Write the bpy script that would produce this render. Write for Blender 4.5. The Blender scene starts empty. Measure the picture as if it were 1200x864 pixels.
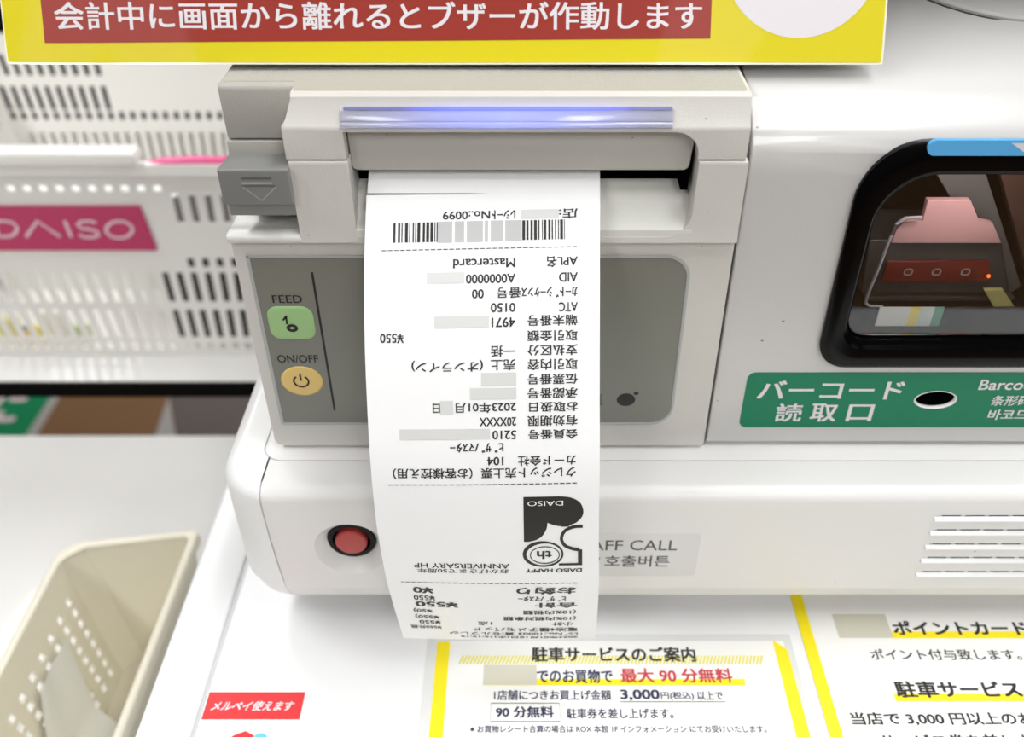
import bpy, bmesh, math, random
from mathutils import Vector, Matrix
from mathutils.geometry import tessellate_polygon
random.seed(7)
C = bpy.context.scene.collection
sc = bpy.context.scene
PI = math.pi
# ------------------------------------------------------------------ camera
FPX, CX, CY = 1087.0, 618.0, 432.0
PITCH = math.radians(37.4)
SP, CP = math.sin(PITCH), math.cos(PITCH)
cd = bpy.data.cameras.new('camera'); cam = bpy.data.objects.new('camera', cd); C.objects.link(cam)
cam.location = (0, 0, 0); cam.rotation_euler = (PI/2 - PITCH, 0, 0)
cd.sensor_width = 36; cd.sensor_fit = 'HORIZONTAL'; cd.lens = FPX/1200*36
cd.shift_x = -(CX-600)/1200; cd.clip_start = .01
cd.dof.use_dof = True; cd.dof.focus_distance = .335; cd.dof.aperture_fstop = 8.5
sc.camera = cam
# ------------------------------------------------------------------ world, lights, exposure
w = bpy.data.worlds.new('world'); sc.world = w; w.use_nodes = True
w.node_tree.nodes['Background'].inputs[0].default_value = (.95, .98, 1, 1)
w.node_tree.nodes['Background'].inputs[1].default_value = .3
sc.view_settings.view_transform = 'Standard'; sc.view_settings.look = 'None'
sc.view_settings.exposure = -0.28; sc.view_settings.gamma = 1
LAMP_W = 19.0
LAMPS = [(-1.1, -1.6), (-1.1, 0.2), (-1.1, 2.0), (.55, -1.6), (.55, 0.2), (.55, 2.0), (2.2, -1.6), (2.2, .2), (2.2, 2.0)]
CEIL = 1.25
for i, (x, y) in enumerate(LAMPS):
    ld = bpy.data.lights.new('ceiling_lamp_light', 'AREA'); ld.shape = 'RECTANGLE'; ld.size = .30; ld.size_y = 1.25
    ld.energy = LAMP_W; ld.color = (.955, .98, 1)
    lo = bpy.data.objects.new('ceiling_lamp_light', ld); lo.location = (x, y, CEIL-.075); C.objects.link(lo)

# ------------------------------------------------------------------ helpers
def ray(u, v):
    t = (CY-v)/FPX
    return (u-CX)/FPX, CP+t*SP, -SP+t*CP
def py(u, v, Y):                         # picture position on an upright plane at depth Y (mm) -> X, Y, Z in mm
    a, b, c = ray(u, v); k = Y/b
    return Vector((a*k, Y, c*k))
def pz(u, v, Z):                         # on a level plane at height Z (mm)
    a, b, c = ray(u, v); k = Z/c
    return Vector((a*k, b*k, Z))
def pp(u, v, p0, n):
    d = Vector(ray(u, v)); return d*(p0.dot(n)/d.dot(n))

def s2l(c):
    c = c/255.0
    return c/12.92 if c <= .04045 else ((c+.055)/1.055)**2.4
def mat(name, rgb, rough=.5, metal=0, spec=.5, bump=0, bscale=900, var=0, vscale=60, trans=0, alpha=1, emis=None, es=0, coat=0, ior=1.5, speck=None, sub=0):
    m = bpy.data.materials.new(name); m.use_nodes = True
    nt = m.node_tree; b = nt.nodes['Principled BSDF']
    col = (s2l(rgb[0]), s2l(rgb[1]), s2l(rgb[2]), 1)
    b.inputs['Base Color'].default_value = col
    b.inputs['Roughness'].default_value = rough; b.inputs['Metallic'].default_value = metal
    b.inputs['Specular IOR Level'].default_value = spec; b.inputs['IOR'].default_value = ior
    b.inputs['Transmission Weight'].default_value = trans; b.inputs['Alpha'].default_value = alpha
    b.inputs['Coat Weight'].default_value = coat
    if sub: b.inputs['Subsurface Weight'].default_value = sub; b.inputs['Subsurface Scale'].default_value = .002
    if emis: b.inputs['Emission Color'].default_value = (s2l(emis[0]), s2l(emis[1]), s2l(emis[2]), 1); b.inputs['Emission Strength'].default_value = es
    tc = nt.nodes.new('ShaderNodeTexCoord')
    last = None
    if var or speck:
        n = nt.nodes.new('ShaderNodeTexNoise'); n.inputs['Scale'].default_value = vscale; n.inputs['Detail'].default_value = 5
        nt.links.new(tc.outputs['Object'], n.inputs['Vector'])
        mx = nt.nodes.new('ShaderNodeMix'); mx.data_type = 'RGBA'
        lo = tuple(c*(1-var) for c in col[:3])+(1,); hi = tuple(min(1, c*(1+var)) for c in col[:3])+(1,)
        mx.inputs[6].default_value = lo; mx.inputs[7].default_value = hi
        nt.links.new(n.outputs['Fac'], mx.inputs[0]); last = mx.outputs[2]
        if speck:                        # sparse little scuffs and specks
            v = nt.nodes.new('ShaderNodeTexVoronoi'); v.inputs['Scale'].default_value = speck[0]
            mp = nt.nodes.new('ShaderNodeMapping'); mp.inputs['Scale'].default_value = (1, 1, 1.7)
            nt.links.new(tc.outputs['Object'], mp.inputs[0]); nt.links.new(mp.outputs[0], v.inputs['Vector'])
            lt = nt.nodes.new('ShaderNodeMath'); lt.operation = 'LESS_THAN'; lt.inputs[1].default_value = speck[1]
            nt.links.new(v.outputs['Distance'], lt.inputs[0])
            sx = nt.nodes.new('ShaderNodeSeparateColor'); nt.links.new(v.outputs['Color'], sx.inputs[0])
            g = nt.nodes.new('ShaderNodeMath'); g.operation = 'LESS_THAN'; g.inputs[1].default_value = speck[2]
            nt.links.new(sx.outputs[0], g.inputs[0])
            mu = nt.nodes.new('ShaderNodeMath'); mu.operation = 'MULTIPLY'
            nt.links.new(lt.outputs[0], mu.inputs[0]); nt.links.new(g.outputs[0], mu.inputs[1])
            m2 = nt.nodes.new('ShaderNodeMix'); m2.data_type = 'RGBA'
            nt.links.new(mu.outputs[0], m2.inputs[0]); nt.links.new(last, m2.inputs[6])
            m2.inputs[7].default_value = (col[0]*.35, col[1]*.33, col[2]*.3, 1); last = m2.outputs[2]
        nt.links.new(last, b.inputs['Base Color'])
    if bump:
        n = nt.nodes.new('ShaderNodeTexNoise'); n.inputs['Scale'].default_value = bscale; n.inputs['Detail'].default_value = 2
        nt.links.new(tc.outputs['Object'], n.inputs['Vector'])
        bp = nt.nodes.new('ShaderNodeBump'); bp.inputs['Strength'].default_value = bump; bp.inputs['Distance'].default_value = .0004
        nt.links.new(n.outputs['Fac'], bp.inputs['Height']); nt.links.new(bp.outputs[0], b.inputs['Normal'])
    return m

def empty(name, loc, label, cat, group=None):   # loc in mm
    o = bpy.data.objects.new(name, None); C.objects.link(o); o.location = Vector(loc)*.001
    o.empty_display_size = .02
    o['label'] = label; o['category'] = cat
    if group: o['group'] = group
    return o
def root_loc(o):
    v = Vector((0, 0, 0))
    while o: v = v+o.location; o = o.parent
    return v
def obj(name, src, m, parent=None, label=None, cat=None, kind=None, group=None, smooth=30, bevel=0, seg=3, origin=None, wn=False):
    """src: bmesh in world mm (consumed). Links ONE mesh object."""
    me = bpy.data.meshes.new(name); src.to_mesh(me); src.free()
    o = bpy.data.objects.new(name, me)
    if bevel:
        md = o.modifiers.new('b', 'BEVEL'); md.width = bevel; md.segments = seg; md.limit_method = 'ANGLE'; md.angle_limit = math.radians(28)
        md.use_clamp_overlap = True
        C.objects.link(o)
        me2 = bpy.data.meshes.new_from_object(o.evaluated_get(bpy.context.evaluated_depsgraph_get()))
        bpy.data.objects.remove(o); me = me2; me.name = name
        o = bpy.data.objects.new(name, me)
    base = root_loc(parent) if parent else (Vector(origin)*.001 if origin else Vector((0, 0, 0)))
    me.transform(Matrix.Translation(-base) @ Matrix.Scale(.001, 4))
    if not parent: o.location = base
    me.shade_smooth(); me.set_sharp_from_angle(angle=math.radians(smooth))
    if not me.materials: me.materials.append(m)
    else: me.materials[0] = m
    C.objects.link(o)
    if wn:
        md = o.modifiers.new('weighted', 'WEIGHTED_NORMAL'); md.keep_sharp = True; md.weight = 100
    if parent: o.parent = parent
    if label: o['label'] = label
    if cat: o['category'] = cat
    if kind: o['kind'] = kind
    if group: o['group'] = group
    return o
def carve(bm, *cutters):
    def mk(b):
        bmesh.ops.recalc_face_normals(b, faces=b.faces[:])
        me = bpy.data.meshes.new('tmp'); b.to_mesh(me); b.free()
        o = bpy.data.objects.new('tmp', me); C.objects.link(o); return o
    o = mk(bm); cs = [mk(c) for c in cutters]
    for c in cs:
        md = o.modifiers.new('x', 'BOOLEAN'); md.object = c; md.operation = 'DIFFERENCE'; md.solver = 'EXACT'
    me = bpy.data.meshes.new_from_object(o.evaluated_get(bpy.context.evaluated_depsgraph_get()))
    out = bmesh.new(); out.from_mesh(me)
    for q in [o]+cs: bpy.data.objects.remove(q)
    bmesh.ops.remove_doubles(out, verts=out.verts[:], dist=.005)
    bmesh.ops.dissolve_limit(out, angle_limit=.01, verts=out.verts[:], edges=out.edges[:])
    return out
def prism(pts, f, a, b, bm=None):
    """pts 2-D outline, f(p, q, s)->xyz, from s=a to s=b"""
    bm = bm or bmesh.new()
    A = [bm.verts.new(f(p[0], p[1], a)) for p in pts]; B = [bm.verts.new(f(p[0], p[1], b)) for p in pts]
    n = len(pts)
    fs = [bm.faces.new(A), bm.faces.new(B[::-1])]
    for i in range(n): fs.append(bm.faces.new((A[i], B[i], B[(i+1) % n], A[(i+1) % n])))
    bmesh.ops.recalc_face_normals(bm, faces=fs)
    return bm
def px_(pts, a, b, bm=None): return prism(pts, lambda p, q, s: (s, p, q), a, b, bm)     # outline in (Y,Z)
def pY_(pts, a, b, bm=None): return prism(pts, lambda p, q, s: (p, s, q), a, b, bm)     # outline in (X,Z)
def pZ_(pts, a, b, bm=None): return prism(pts, lambda p, q, s: (p, q, s), a, b, bm)     # outline in (X,Y)
def box(x0, x1, y0, y1, z0, z1, bm=None): return pZ_([(x0, y0), (x1, y0), (x1, y1), (x0, y1)], z0, z1, bm)
def rpoly(pts, r, n=6):
    out = []; N = len(pts)
    rs = r if isinstance(r, (list, tuple)) else [r]*N
    for i in range(N):
        p = Vector(pts[i]); a = Vector(pts[i-1])-p; b = Vector(pts[(i+1) % N])-p
        if rs[i] <= 0: out.append(tuple(p)); continue
        ang = a.angle(b); d = min(rs[i]/math.tan(ang/2), a.length*.49, b.length*.49)
        rr = d*math.tan(ang/2)
        c = p+(a.normalized()+b.normalized()).normalized()*(rr/math.sin(ang/2))
        s = p+a.normalized()*d-c; e = p+b.normalized()*d-c
        a0 = math.atan2(s.y, s.x); a1 = math.atan2(e.y, e.x); da = (a1-a0+PI) % (2*PI)-PI
        for k in range(n+1):
            t = a0+da*k/n; out.append((c.x+rr*math.cos(t), c.y+rr*math.sin(t)))
    return out
def rrect(x0, x1, z0, z1, r, n=6): return rpoly([(x0, z0), (x1, z0), (x1, z1), (x0, z1)], r, n)
def ell(cx, cz, a, b, n=32): return [(cx+a*math.cos(2*PI*i/n), cz+b*math.sin(2*PI*i/n)) for i in range(n)]
def loft(loops, bm=None, cap0=False, cap1=False, close=True):
    bm = bm or bmesh.new(); L = [[bm.verts.new(p) for p in l] for l in loops]; n = len(L[0]); fs = []
    for A, B in zip(L, L[1:]):
        for i in range(n if close else n-1):
            j = (i+1) % n; fs.append(bm.faces.new((A[i], A[j], B[j], B[i])))
    if cap0: fs.append(bm.faces.new(L[0][::-1]))
    if cap1: fs.append(bm.faces.new(L[-1]))
    bmesh.ops.recalc_face_normals(bm, faces=fs)
    return bm
def tube(path, r, n=10, bm=None):
    path = [Vector(p) for p in path]; loops = []; up = Vector((0, 0, 1))
    for i, p in enumerate(path):
        d = (path[min(i+1, len(path)-1)]-path[max(i-1, 0)]).normalized()
        s = d.cross(up if abs(d.z) < .95 else Vector((1, 0, 0))).normalized(); t = s.cross(d)
        loops.append([p+(s*math.cos(2*PI*k/n)+t*math.sin(2*PI*k/n))*r for k in range(n)])
    return loft(loops, bm, True, True)

# flat print: glyph outlines and shapes laid on a surface.  A "sheet" maps (U,V) plane mm -> world mm
_tc = {}
def glyphs(body, bold, res=3):
    k = (body, bold, res)
    if k not in _tc:
        c = bpy.data.curves.new('t', 'FONT'); c.body = body; c.resolution_u = res
        o = bpy.data.objects.new('t', c); C.objects.link(o)
        me = bpy.data.meshes.new_from_object(o.evaluated_get(bpy.context.evaluated_depsgraph_get()))
        vs = [(v.co.x, v.co.y) for v in me.vertices]; fs = [tuple(p.vertices) for p in me.polygons]
        bpy.data.objects.remove(o)
        x0 = min(v[0] for v in vs); x1 = max(v[0] for v in vs); y0 = min(v[1] for v in vs); y1 = max(v[1] for v in vs)
        _tc[k] = ([((v[0]-x0)/(x1-x0), (v[1]-y0)/(y1-y0)) for v in vs], fs, x1-x0, y1-y0)
    return _tc[k]
class Sheet:
    """f(U,V,h)->world mm ; g(u,v)->(U,V) from a measured picture position"""
    def __init__(s, f, g, flip=False): s.f, s.g, s.flip = f, g, flip
    def poly(s, bm, pts, h=.06):                      # pts in sheet mm
        vs = [bm.verts.new(s.f(a, b, h)) for a, b in pts]
        for t in tessellate_polygon([[Vector((a, b, 0)) for a, b in pts]]):
            if len(set(t)) == 3:
                try: bm.faces.new([vs[i] for i in t])
                except ValueError: pass
    def ppoly(s, bm, pts, h=.06): s.poly(bm, [s.g(*p) for p in pts], h)     # pts measured
    def rect(s, bm, u0, u1, v0, v1, h=.06, n=1):
        (a0, _), (a1, _) = s.g(u0, (v0+v1)/2), s.g(u1, (v0+v1)/2); um = (u0+u1)/2
        b0, b1 = s.g(um, v0)[1], s.g(um, v1)[1]
        for i in range(n):
            q0 = b0+(b1-b0)*i/n; q1 = b0+(b1-b0)*(i+1)/n
            s.poly(bm, [(a0, q0), (a1, q0), (a1, q1), (a0, q1)], h)
    def text(s, bm, body, u0, u1, v0, v1, bold=.0, h=.08, res=3, skew=0):
        vm, um = (v0+v1)/2, (u0+u1)/2
        a0, a1 = s.g(u0, vm)[0], s.g(u1, vm)[0]; b0, b1 = s.g(um, v1)[1], s.g(um, v0)[1]
        el, er = s.g(u0, vm)[1], s.g(u1, vm)[1]
        vs, fs, wem, hem = glyphs(body, 0, res)
        offs = [(0, 0)] if bold <= 0 else [(bold, bold*.7), (-bold, -bold*.7), (bold, -bold*.7), (-bold, bold*.7)]+([(0, 0)] if bold > .03 else [])
        for k_, (ox, oy) in enumerate(offs):          # overprinted a hair apart for weight
            V = []; ox /= wem; oy /= hem; kx = 1-2*bold/wem; ky = 1-1.4*bold/hem
            for x, y in vs:
                x = .5+(x-.5)*kx+ox; y = .5+(y-.5)*ky+oy
                if s.flip: x, y = 1-x, 1-y
                tilt = (er-el)*(x-.5) if not s.flip else 0
                V.append(bm.verts.new(s.f(a0+(a1-a0)*x+skew*(y-.5)*(b1-b0), b0+(b1-b0)*y+tilt, h+.004*k_)))
            for f in fs:
                try: bm.faces.new([V[i] for i in f])
                except ValueError: pass
    def stroke(s, bm, pts, wd, h=.08, closed=False):          # pts in sheet mm, constant-width line
        n = len(pts); L = []
        for i in range(n):
            a = Vector(pts[(i-1) % n] if closed else pts[max(i-1, 0)]); b = Vector(pts[(i+1) % n] if closed else pts[min(i+1, n-1)])
            d = (b-a).normalized(); nn = Vector((-d.y, d.x))*wd/2; p = Vector(pts[i])
            L.append((bm.verts.new(s.f(p.x+nn.x, p.y+nn.y, h)), bm.verts.new(s.f(p.x-nn.x, p.y-nn.y, h))))
        for i in range(n if closed else n-1):
            A, B = L[i], L[(i+1) % n]; bm.faces.new((A[0], A[1], B[1], B[0]))
def ysheet(Y):
    def g(u, v): p = py(u, v, Y); return p.x, p.z
    return Sheet(lambda a, b, h: (a, Y-h, b), g)
def zsheet(Z):
    def g(u, v): p = pz(u, v, Z); return p.x, p.y
    return Sheet(lambda a, b, h: (a, b, Z+h), g)

# ------------------------------------------------------------------ materials
M = {}
M['printer'] = mat('printer_plastic', (208, 205, 199), .42, bump=.25, bscale=2500, var=.02, speck=(260, .1, .05))
M['printer_top'] = mat('printer_grained_shaded_plastic', (174, 172, 166), .5, bump=.8, bscale=1500, var=.02)  # grained; its darker grey also holds the shade of the sign above
M['chute'] = mat('chute_plastic', (218, 217, 210), .3, bump=.15, bscale=1500)
M['side'] = mat('grey_side_plastic', (172, 169, 162), .5, bump=.3, bscale=2000, speck=(200, .08, .04), var=.01)
M['lever'] = mat('lever_plastic', (128, 128, 126), .42, bump=.2, bscale=1800)
M['leverd'] = mat('lever_mark', (168, 168, 166), .45)
M['panel'] = mat('panel_film', (124, 124, 115), .32, var=.03, vscale=25)
M['panelrim'] = mat('panel_rim', (172, 174, 172), .35)
M['ink'] = mat('black_ink', (22, 22, 22), .5)
M['thermal'] = mat('thermal_ink', (34, 33, 30), .55)
M['fade'] = mat('faint_print', (214, 214, 212), .6)
M['paper'] = mat('thermal_paper', (246, 246, 246), .38, spec=.35, var=.008, vscale=40)
M['green'] = mat('feed_green', (158, 196, 134), .45)
M['amber'] = mat('power_amber', (226, 194, 118), .45)
M['yellow'] = mat('sign_yellow', (218, 203, 0), .5, spec=.3, coat=.04)
M['red'] = mat('sign_red', (152, 44, 30), .5, spec=.3, coat=.04)
M['white'] = mat('white_print', (226, 220, 224), .4, spec=.3)
M['film'] = mat('laminate_edge', (238, 236, 214), .2, coat=.5)
M['body'] = mat('terminal_plastic', (200, 198, 196), .28, bump=.12, bscale=1500, var=.015, speck=(150, .1, .05), coat=.25)
M['screen'] = mat('screen_housing', (150, 150, 150), .35)
M['base'] = mat('base_plastic', (226, 224, 222), .34, bump=.06, bscale=1200, var=.01, speck=(110, .06, .04))
M['basetop'] = mat('base_end_plastic', (234, 234, 233), .3, bump=.05, bscale=1200)
M['dark'] = mat('black_plastic', (12, 12, 13), .25, coat=.3)
M['gloss'] = mat('gloss_black', (4, 4, 5), .16, spec=.12, coat=0, bump=.03, bscale=400)
M['void'] = mat('dark_cavity', (4, 4, 4), .9, spec=0)
M['gap'] = mat('joint_grey', (62, 60, 58), .7)  # dark grey of the joints, also on the inner frame
M['redbtn'] = mat('red_button', (176, 62, 56), .4)
M['blue'] = mat('blue_sticker', (92, 176, 232), .25)
M['glabel'] = mat('green_label', (12, 122, 86), .4, spec=.3)
M['lens'] = mat('lens_plastic', (206, 206, 226), .12, trans=.45, ior=1.45)
M['glass'] = mat('window_glass', (255, 255, 255), .02, trans=1, ior=1.45)
M['counter'] = mat('counter_laminate', (236, 236, 236), .3, var=.01)
M['groove'] = mat('counter_edge_trim', (196, 198, 200), .25)
M['notice'] = mat('notice_paper', (240, 239, 235), .35, coat=.2)
M['nyellow'] = mat('notice_yellow', (248, 226, 20), .4)
M['pale'] = mat('notice_pale_yellow', (236, 232, 160), .4)
M['patch'] = mat('notice_beige', (204, 202, 184), .5)
M['navy'] = mat('navy_ink', (34, 42, 78), .5)
M['rink'] = mat('red_ink', (196, 60, 70), .5)
M['payred'] = mat('card_red', (222, 46, 50), .35)
M['cyan'] = mat('card_cyan', (110, 200, 235), .35)
M['steel'] = mat('brushed_steel', (222, 221, 218), .42, metal=0, var=.03, vscale=8, coat=.2)
M['beige'] = mat('beige_plastic', (226, 220, 201), .4)
M['slip'] = mat('grey_paper', (222, 222, 216), .7)
M['bwhite'] = mat('basket_plastic', (238, 235, 230), .4)
M['pink'] = mat('pink_handle', (235, 92, 148), .35)
M['mag'] = mat('magenta_label', (190, 30, 92), .35)
M['bleg'] = mat('label_white', (232, 205, 214), .4)
M['blackedge'] = mat('black_edge', (8, 8, 8), .6, spec=.08)
M['floor'] = mat('brown_floor', (124, 90, 58), .5, var=.06, vscale=4)
M['fgrey'] = mat('grey_floor_tape', (168, 164, 160), .5)
M['fdark'] = mat('dark_mat', (100, 90, 86), .8)
M['fgreen'] = mat('floor_sign_green', (10, 130, 82), .4)
M['wall'] = mat('shop_wall', (120, 114, 108), .8)
M['shelf'] = mat('dim_shop_side', (112, 110, 108), .8)
M['ceil'] = mat('shop_ceiling', (176, 176, 176), .8)
M['lamp'] = mat('lamp_diffuser', (255, 255, 255), .5, emis=(255, 252, 246), es=4)
M['lampbox'] = mat('lamp_housing', (225, 225, 225), .5)

# ------------------------------------------------------------------ setting
FZ = -1300
obj('floor', box(-3000, 3400, -2500, 3200, FZ-40, FZ), M['floor'], kind='structure')
obj('ceiling', box(-3000, 3400, -2500, 3200, CEIL*1000, CEIL*1000+40), M['ceil'], kind='structure')
obj('wall_back', box(-3000, 3400, 3200, 3260, FZ, CEIL*1000), M['wall'], kind='structure')
obj('wall_front', box(-3000, 3400, -2560, -2500, FZ, CEIL*1000), M['shelf'], kind='structure')
obj('wall_left', box(-3060, -3000, -2500, 3200, FZ, CEIL*1000), M['shelf'], kind='structure')
obj('wall_right', box(3400, 3460, -2500, 3200, FZ, CEIL*1000), M['shelf'], kind='structure')
first = None
for i, (x, y) in enumerate(LAMPS):
    if first is None:
        first = empty('ceiling_lamp', (x*1000, y*1000, CEIL*1000), 'long white strip lamp fixed under the shop ceiling', 'lamp', 'strip lamps on the ceiling')
        X, Y, Z = x*1000, y*1000, CEIL*1000
        obj('housing', box(X-170, X+170, Y-650, Y+650, Z-45, Z), M['lampbox'], first)
        obj('diffuser', box(X-150, X+150, Y-625, Y+625, Z-60, Z-45), M['lamp'], first)
    else:
        r = first.copy(); C.objects.link(r); r.location = (x, y, CEIL)
        for ch in first.children:
            c = ch.copy(); C.objects.link(c); c.parent = r

# ------------------------------------------------------------------ checkout counter
CZ = -350.0
counter = empty('checkout_counter', (60, 300, FZ), 'white laminate counter that carries the white terminal base and the notices', 'counter')
gx0 = pz(252, 770, CZ).x; gx1 = pz(205, 732, CZ).x
obj('countertop', box(gx0+1.6, 700, 60, 760, CZ-30, CZ), M['counter'], counter, bevel=1.2)
obj('edge_trim', box(gx1, gx0-.2, 60, 760, CZ-30, CZ+.0), M['counter'], counter, label='narrow white side strip', bevel=1.6)
obj('joint_strip', box(gx0-.2, gx0+1.6, 60, 760, CZ-30, CZ-1.4), M['groove'], counter, label='grey joint strip')
obj('cabinet', box(gx1+12, 690, 90, 740, FZ, CZ-30), M['counter'], counter)

# ------------------------------------------------------------------ terminal base (low white unit)
BZ, BF, BB = -263.0, 262.0, -330.0
base = empty('terminal_base', (60, 400, CZ), 'low white plastic base unit with red call button and speaker slots under the printer', 'base unit')
BXL = -126.5
def shell_loops(x0, x1, yf, yb, rc):
    return rpoly([(x0, yf), (x1, yf), (x1, yb), (x0, yb)], [rc, 22, 8, 8], 10)
def inset_loop(pts, d, z):
    cx, cy = 130, 420; out = []
    n = len(pts)
    for i in range(n):
        a = Vector(pts[i-1]); b = Vector(pts[(i+1) % n]); t = (b-a).normalized(); nn = Vector((-t.y, t.x))
        p = Vector(pts[i])+nn*d; out.append((p.x, p.y, z))
    return out
def base_shell():
    P = shell_loops(BXL, 380, BF, 620, 24); L = []
    L.append(inset_loop(P, 5.5, BB)); L.append(inset_loop(P, 3.0, BB+1.6)); L.append(inset_loop(P, .9, BB+8)); L.append(inset_loop(P, .15, BB+9.4))
    for z in (-310, -290, -272): L.append(inset_loop(P, 0, z))
    for k in range(1, 8):
        a = PI/2*k/7; L.append(inset_loop(P, 6.5*(1-math.cos(a)), -269.5+6.5*math.sin(a)))
    return loft(L, cap0=True, cap1=True)
bt = py(412, 634, BF+2.5); bx, bz = bt.x, bt.z
dish = bmesh.new(); bmesh.ops.create_uvsphere(dish, u_segments=48, v_segments=24, radius=20)
R_ = 20; rd = 15.2
bmesh.ops.translate(dish, verts=dish.verts[:], vec=(bx-.3, BF-math.sqrt(R_*R_-rd*rd), bz-2.6))
hole = pY_(ell(bx, bz, 10.4, 10.4), BF-5, BF+14)
slotx0 = 166.5
zs = [py(1094, v, BF).z for v in (604, 620.5, 637, 653, 669.5)]
cut = [dish, hole]
shell = base_shell()
# end cap on the left, separate from the front cover along a curved joint
def joint_x(z):
    t = (BZ-z)/(BZ-BB); return -107.0+3.2*t*t
left = shell; 
g1 = bmesh.new()
Lp = []
for z in [-255, -263, -270, -280, -290, -300, -310, -320, -326, -334]: Lp.append(z)
ra = [(joint_x(z)-.35, z) for z in Lp]; rb = [(joint_x(z)+.35, z) for z in Lp]
cap_cut = pY_([(-200, -250)]+[(joint_x(-255), -250)]+ra+[(joint_x(-334), -340), (-200, -340)], 200, 700)
front_cut = pY_([(500, -250)]+[(joint_x(-255), -250)]+rb+[(joint_x(-334), -340), (500, -340)], 200, 700)
for i, z in enumerate(zs):
    cut.append(box(slotx0+i*.3, 252, BF-1, BF+2.6, z-.8, z))
# recessed top insert that the printer stands on
IZ = BZ-.9
ins = rpoly([(-110.5, 281), (360, 281), (360, 600), (-110.5, 600)], [9, 4, 4, 4], 8)
ring_cut = pZ_(ins, IZ, BZ+5)
fr = carve(shell, cap_cut, *cut, ring_cut)
obj('front_cover', fr, M['base'], base, smooth=22, wn=True)
cap = carve(base_shell(), front_cut, pZ_(ins, IZ, BZ+5))
obj('end_cap', cap, M['basetop'], base, label='rounded white end cap', wn=True)
ins2 = rpoly([(-109.9, 281.6), (359.4, 281.6), (359.4, 599.4), (-109.9, 599.4)], [8.5, 4, 4, 4], 8)
obj('top_insert', pZ_(ins2, IZ+.05, BZ+.1), M['base'], base, bevel=.3, seg=2)
core = box(-104, 340, 284, 600, BB+1, IZ-2)
obj('joint_core', box(-114, -98, BF+6, 300, BB+3, IZ-3), M['gap'], base, label='dark joint behind the seam')
for fx, fy in ((-90, 300), (300, 300), (-90, 580), (300, 580)):
    obj('foot', pZ_(ell(fx, fy, 12, 12, 20), CZ, BB+1), M['dark'], base)
cb = obj('call_button', loft([[(bx+r*math.cos(a*PI/20), y, bz+r*math.sin(a*PI/20)) for a in range(40)] for r, y in
        ((10.35, BF+12), (10.35, BF+3.4), (9.9, BF+2.5), (8.0, BF+2.5), (7.3, BF+4.2), (7.2, BF+9))], cap0=True, cap1=True), mat('button_black', (7, 7, 7), .55, spec=.2), base, label='black round button housing')
bx2, bz2 = bx-.1, bz-.3
obj('button_cap', loft([[(bx2+r*math.cos(a*PI/20), y, bz2+r*math.sin(a*PI/20)) for a in range(40)] for r, y in
        ((6.7, BF+8), (6.7, BF+1.9), (6.3, BF+1.3), (5.6, BF+1.1))], cap0=True, cap1=True), M['redbtn'], cb, label='red push cap')
for i, z in enumerate(zs):
    bmz = bmesh.new(); x = slotx0+1.5+i*.3
    while x < 248:
        box(x, min(x+7.6, 249), BF+.15, BF+.6, z-.7, z-.02, bmz); x += 9.6
    obj('speaker_slit', bmz, M['void'], base)
    rb0 = px_([(BF+1, z-.75), (BF-.1, z-.8), (BF-1.5, z-1.7), (BF-1.7, z-2.1), (BF-1.3, z-2.5), (BF, z-2.8), (BF+1, z-2.8)], slotx0-1.6+i*.3, 253)
    obj('speaker_rib', rb0, M['basetop'], base, bevel=.35)
# call label on clear tape
ysb = ysheet(BF)
tp = bmesh.new(); a0, b0 = ysb.g(640, 624); a1, b1 = ysb.g(818, 676)
prism(rrect(a0, py(818, 650, BF).x, b1+.6, b0-1, 1.4), lambda p, q, s: (p, s, q), BF-.12, BF-.02, tp)
M['tape'] = mat('clear_tape', (214, 213, 211), .3, coat=.3)
tape = obj('call_label', tp, M['tape'], base, label='clear label with grey lettering')
tx = bmesh.new(); M['greyink'] = mat('grey_ink', (78, 78, 80), .5)
ysb.text(tx, 'STAFF CALL', 667, 794, 633, 645, .004, h=.16); ysb.text(tx, '호출버튼', 708.5, 784.5, 651, 664, .012, h=.16)
ysb.text(tx, '呼出ボタン /', 618, 703, 651, 664, .012, h=.16)
obj('lettering', tx, M['greyink'], tape)

# ------------------------------------------------------------------ receipt printer
PL, PR = -105.4, 73.6
prn = empty('receipt_printer', (-15, 330, BZ), 'grey-white receipt printer with green feed button and lit blue bar over its slot', 'printer')
TZ = -115.5
# cover: top, slope, front lip, with the flap bay cut out
prof = [(420, TZ), (302.5, TZ), (300.2, TZ-.8), (287.0, -118.6), (284.2, -119.6), (283.2, -121.2), (283.0, -130.6), (284, -131.4), (420, -131.4)]
prof = [(420, TZ), (303.5, TZ), (301.4, TZ-.5), (300.2, TZ-2.0), (296.5, -121.6), (285.2, -123.2)]
# measured rows: upper edge 110-113, slope to 148, lip face to 187
def PY(v, Y): return (Y, py(600, v, Y).z)
TZ = -111.3
CF = 286.6
prof = [(420, TZ), (292.9, TZ), PY(113.5, 291.6), PY(136, 289.3), PY(148, 287.2), PY(153, 286.6), PY(187, CF), (420, PY(187, CF)[1])]
cov = px_(prof, -80, PR-1)
ZB = PY(187, CF)[1]; zl = PY(153, CF)[1]
xin = 47.5
bay = [(-60.2, -200), (-60.2, zl-.6)] + [(48+8.6*math.sin(PI/2*k/8), zl-.6-8*(1-math.cos(PI/2*k/8))) for k in range(9)] + [(56.6, -200)]
bayc = pY_(bay, 270, 304)
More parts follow.
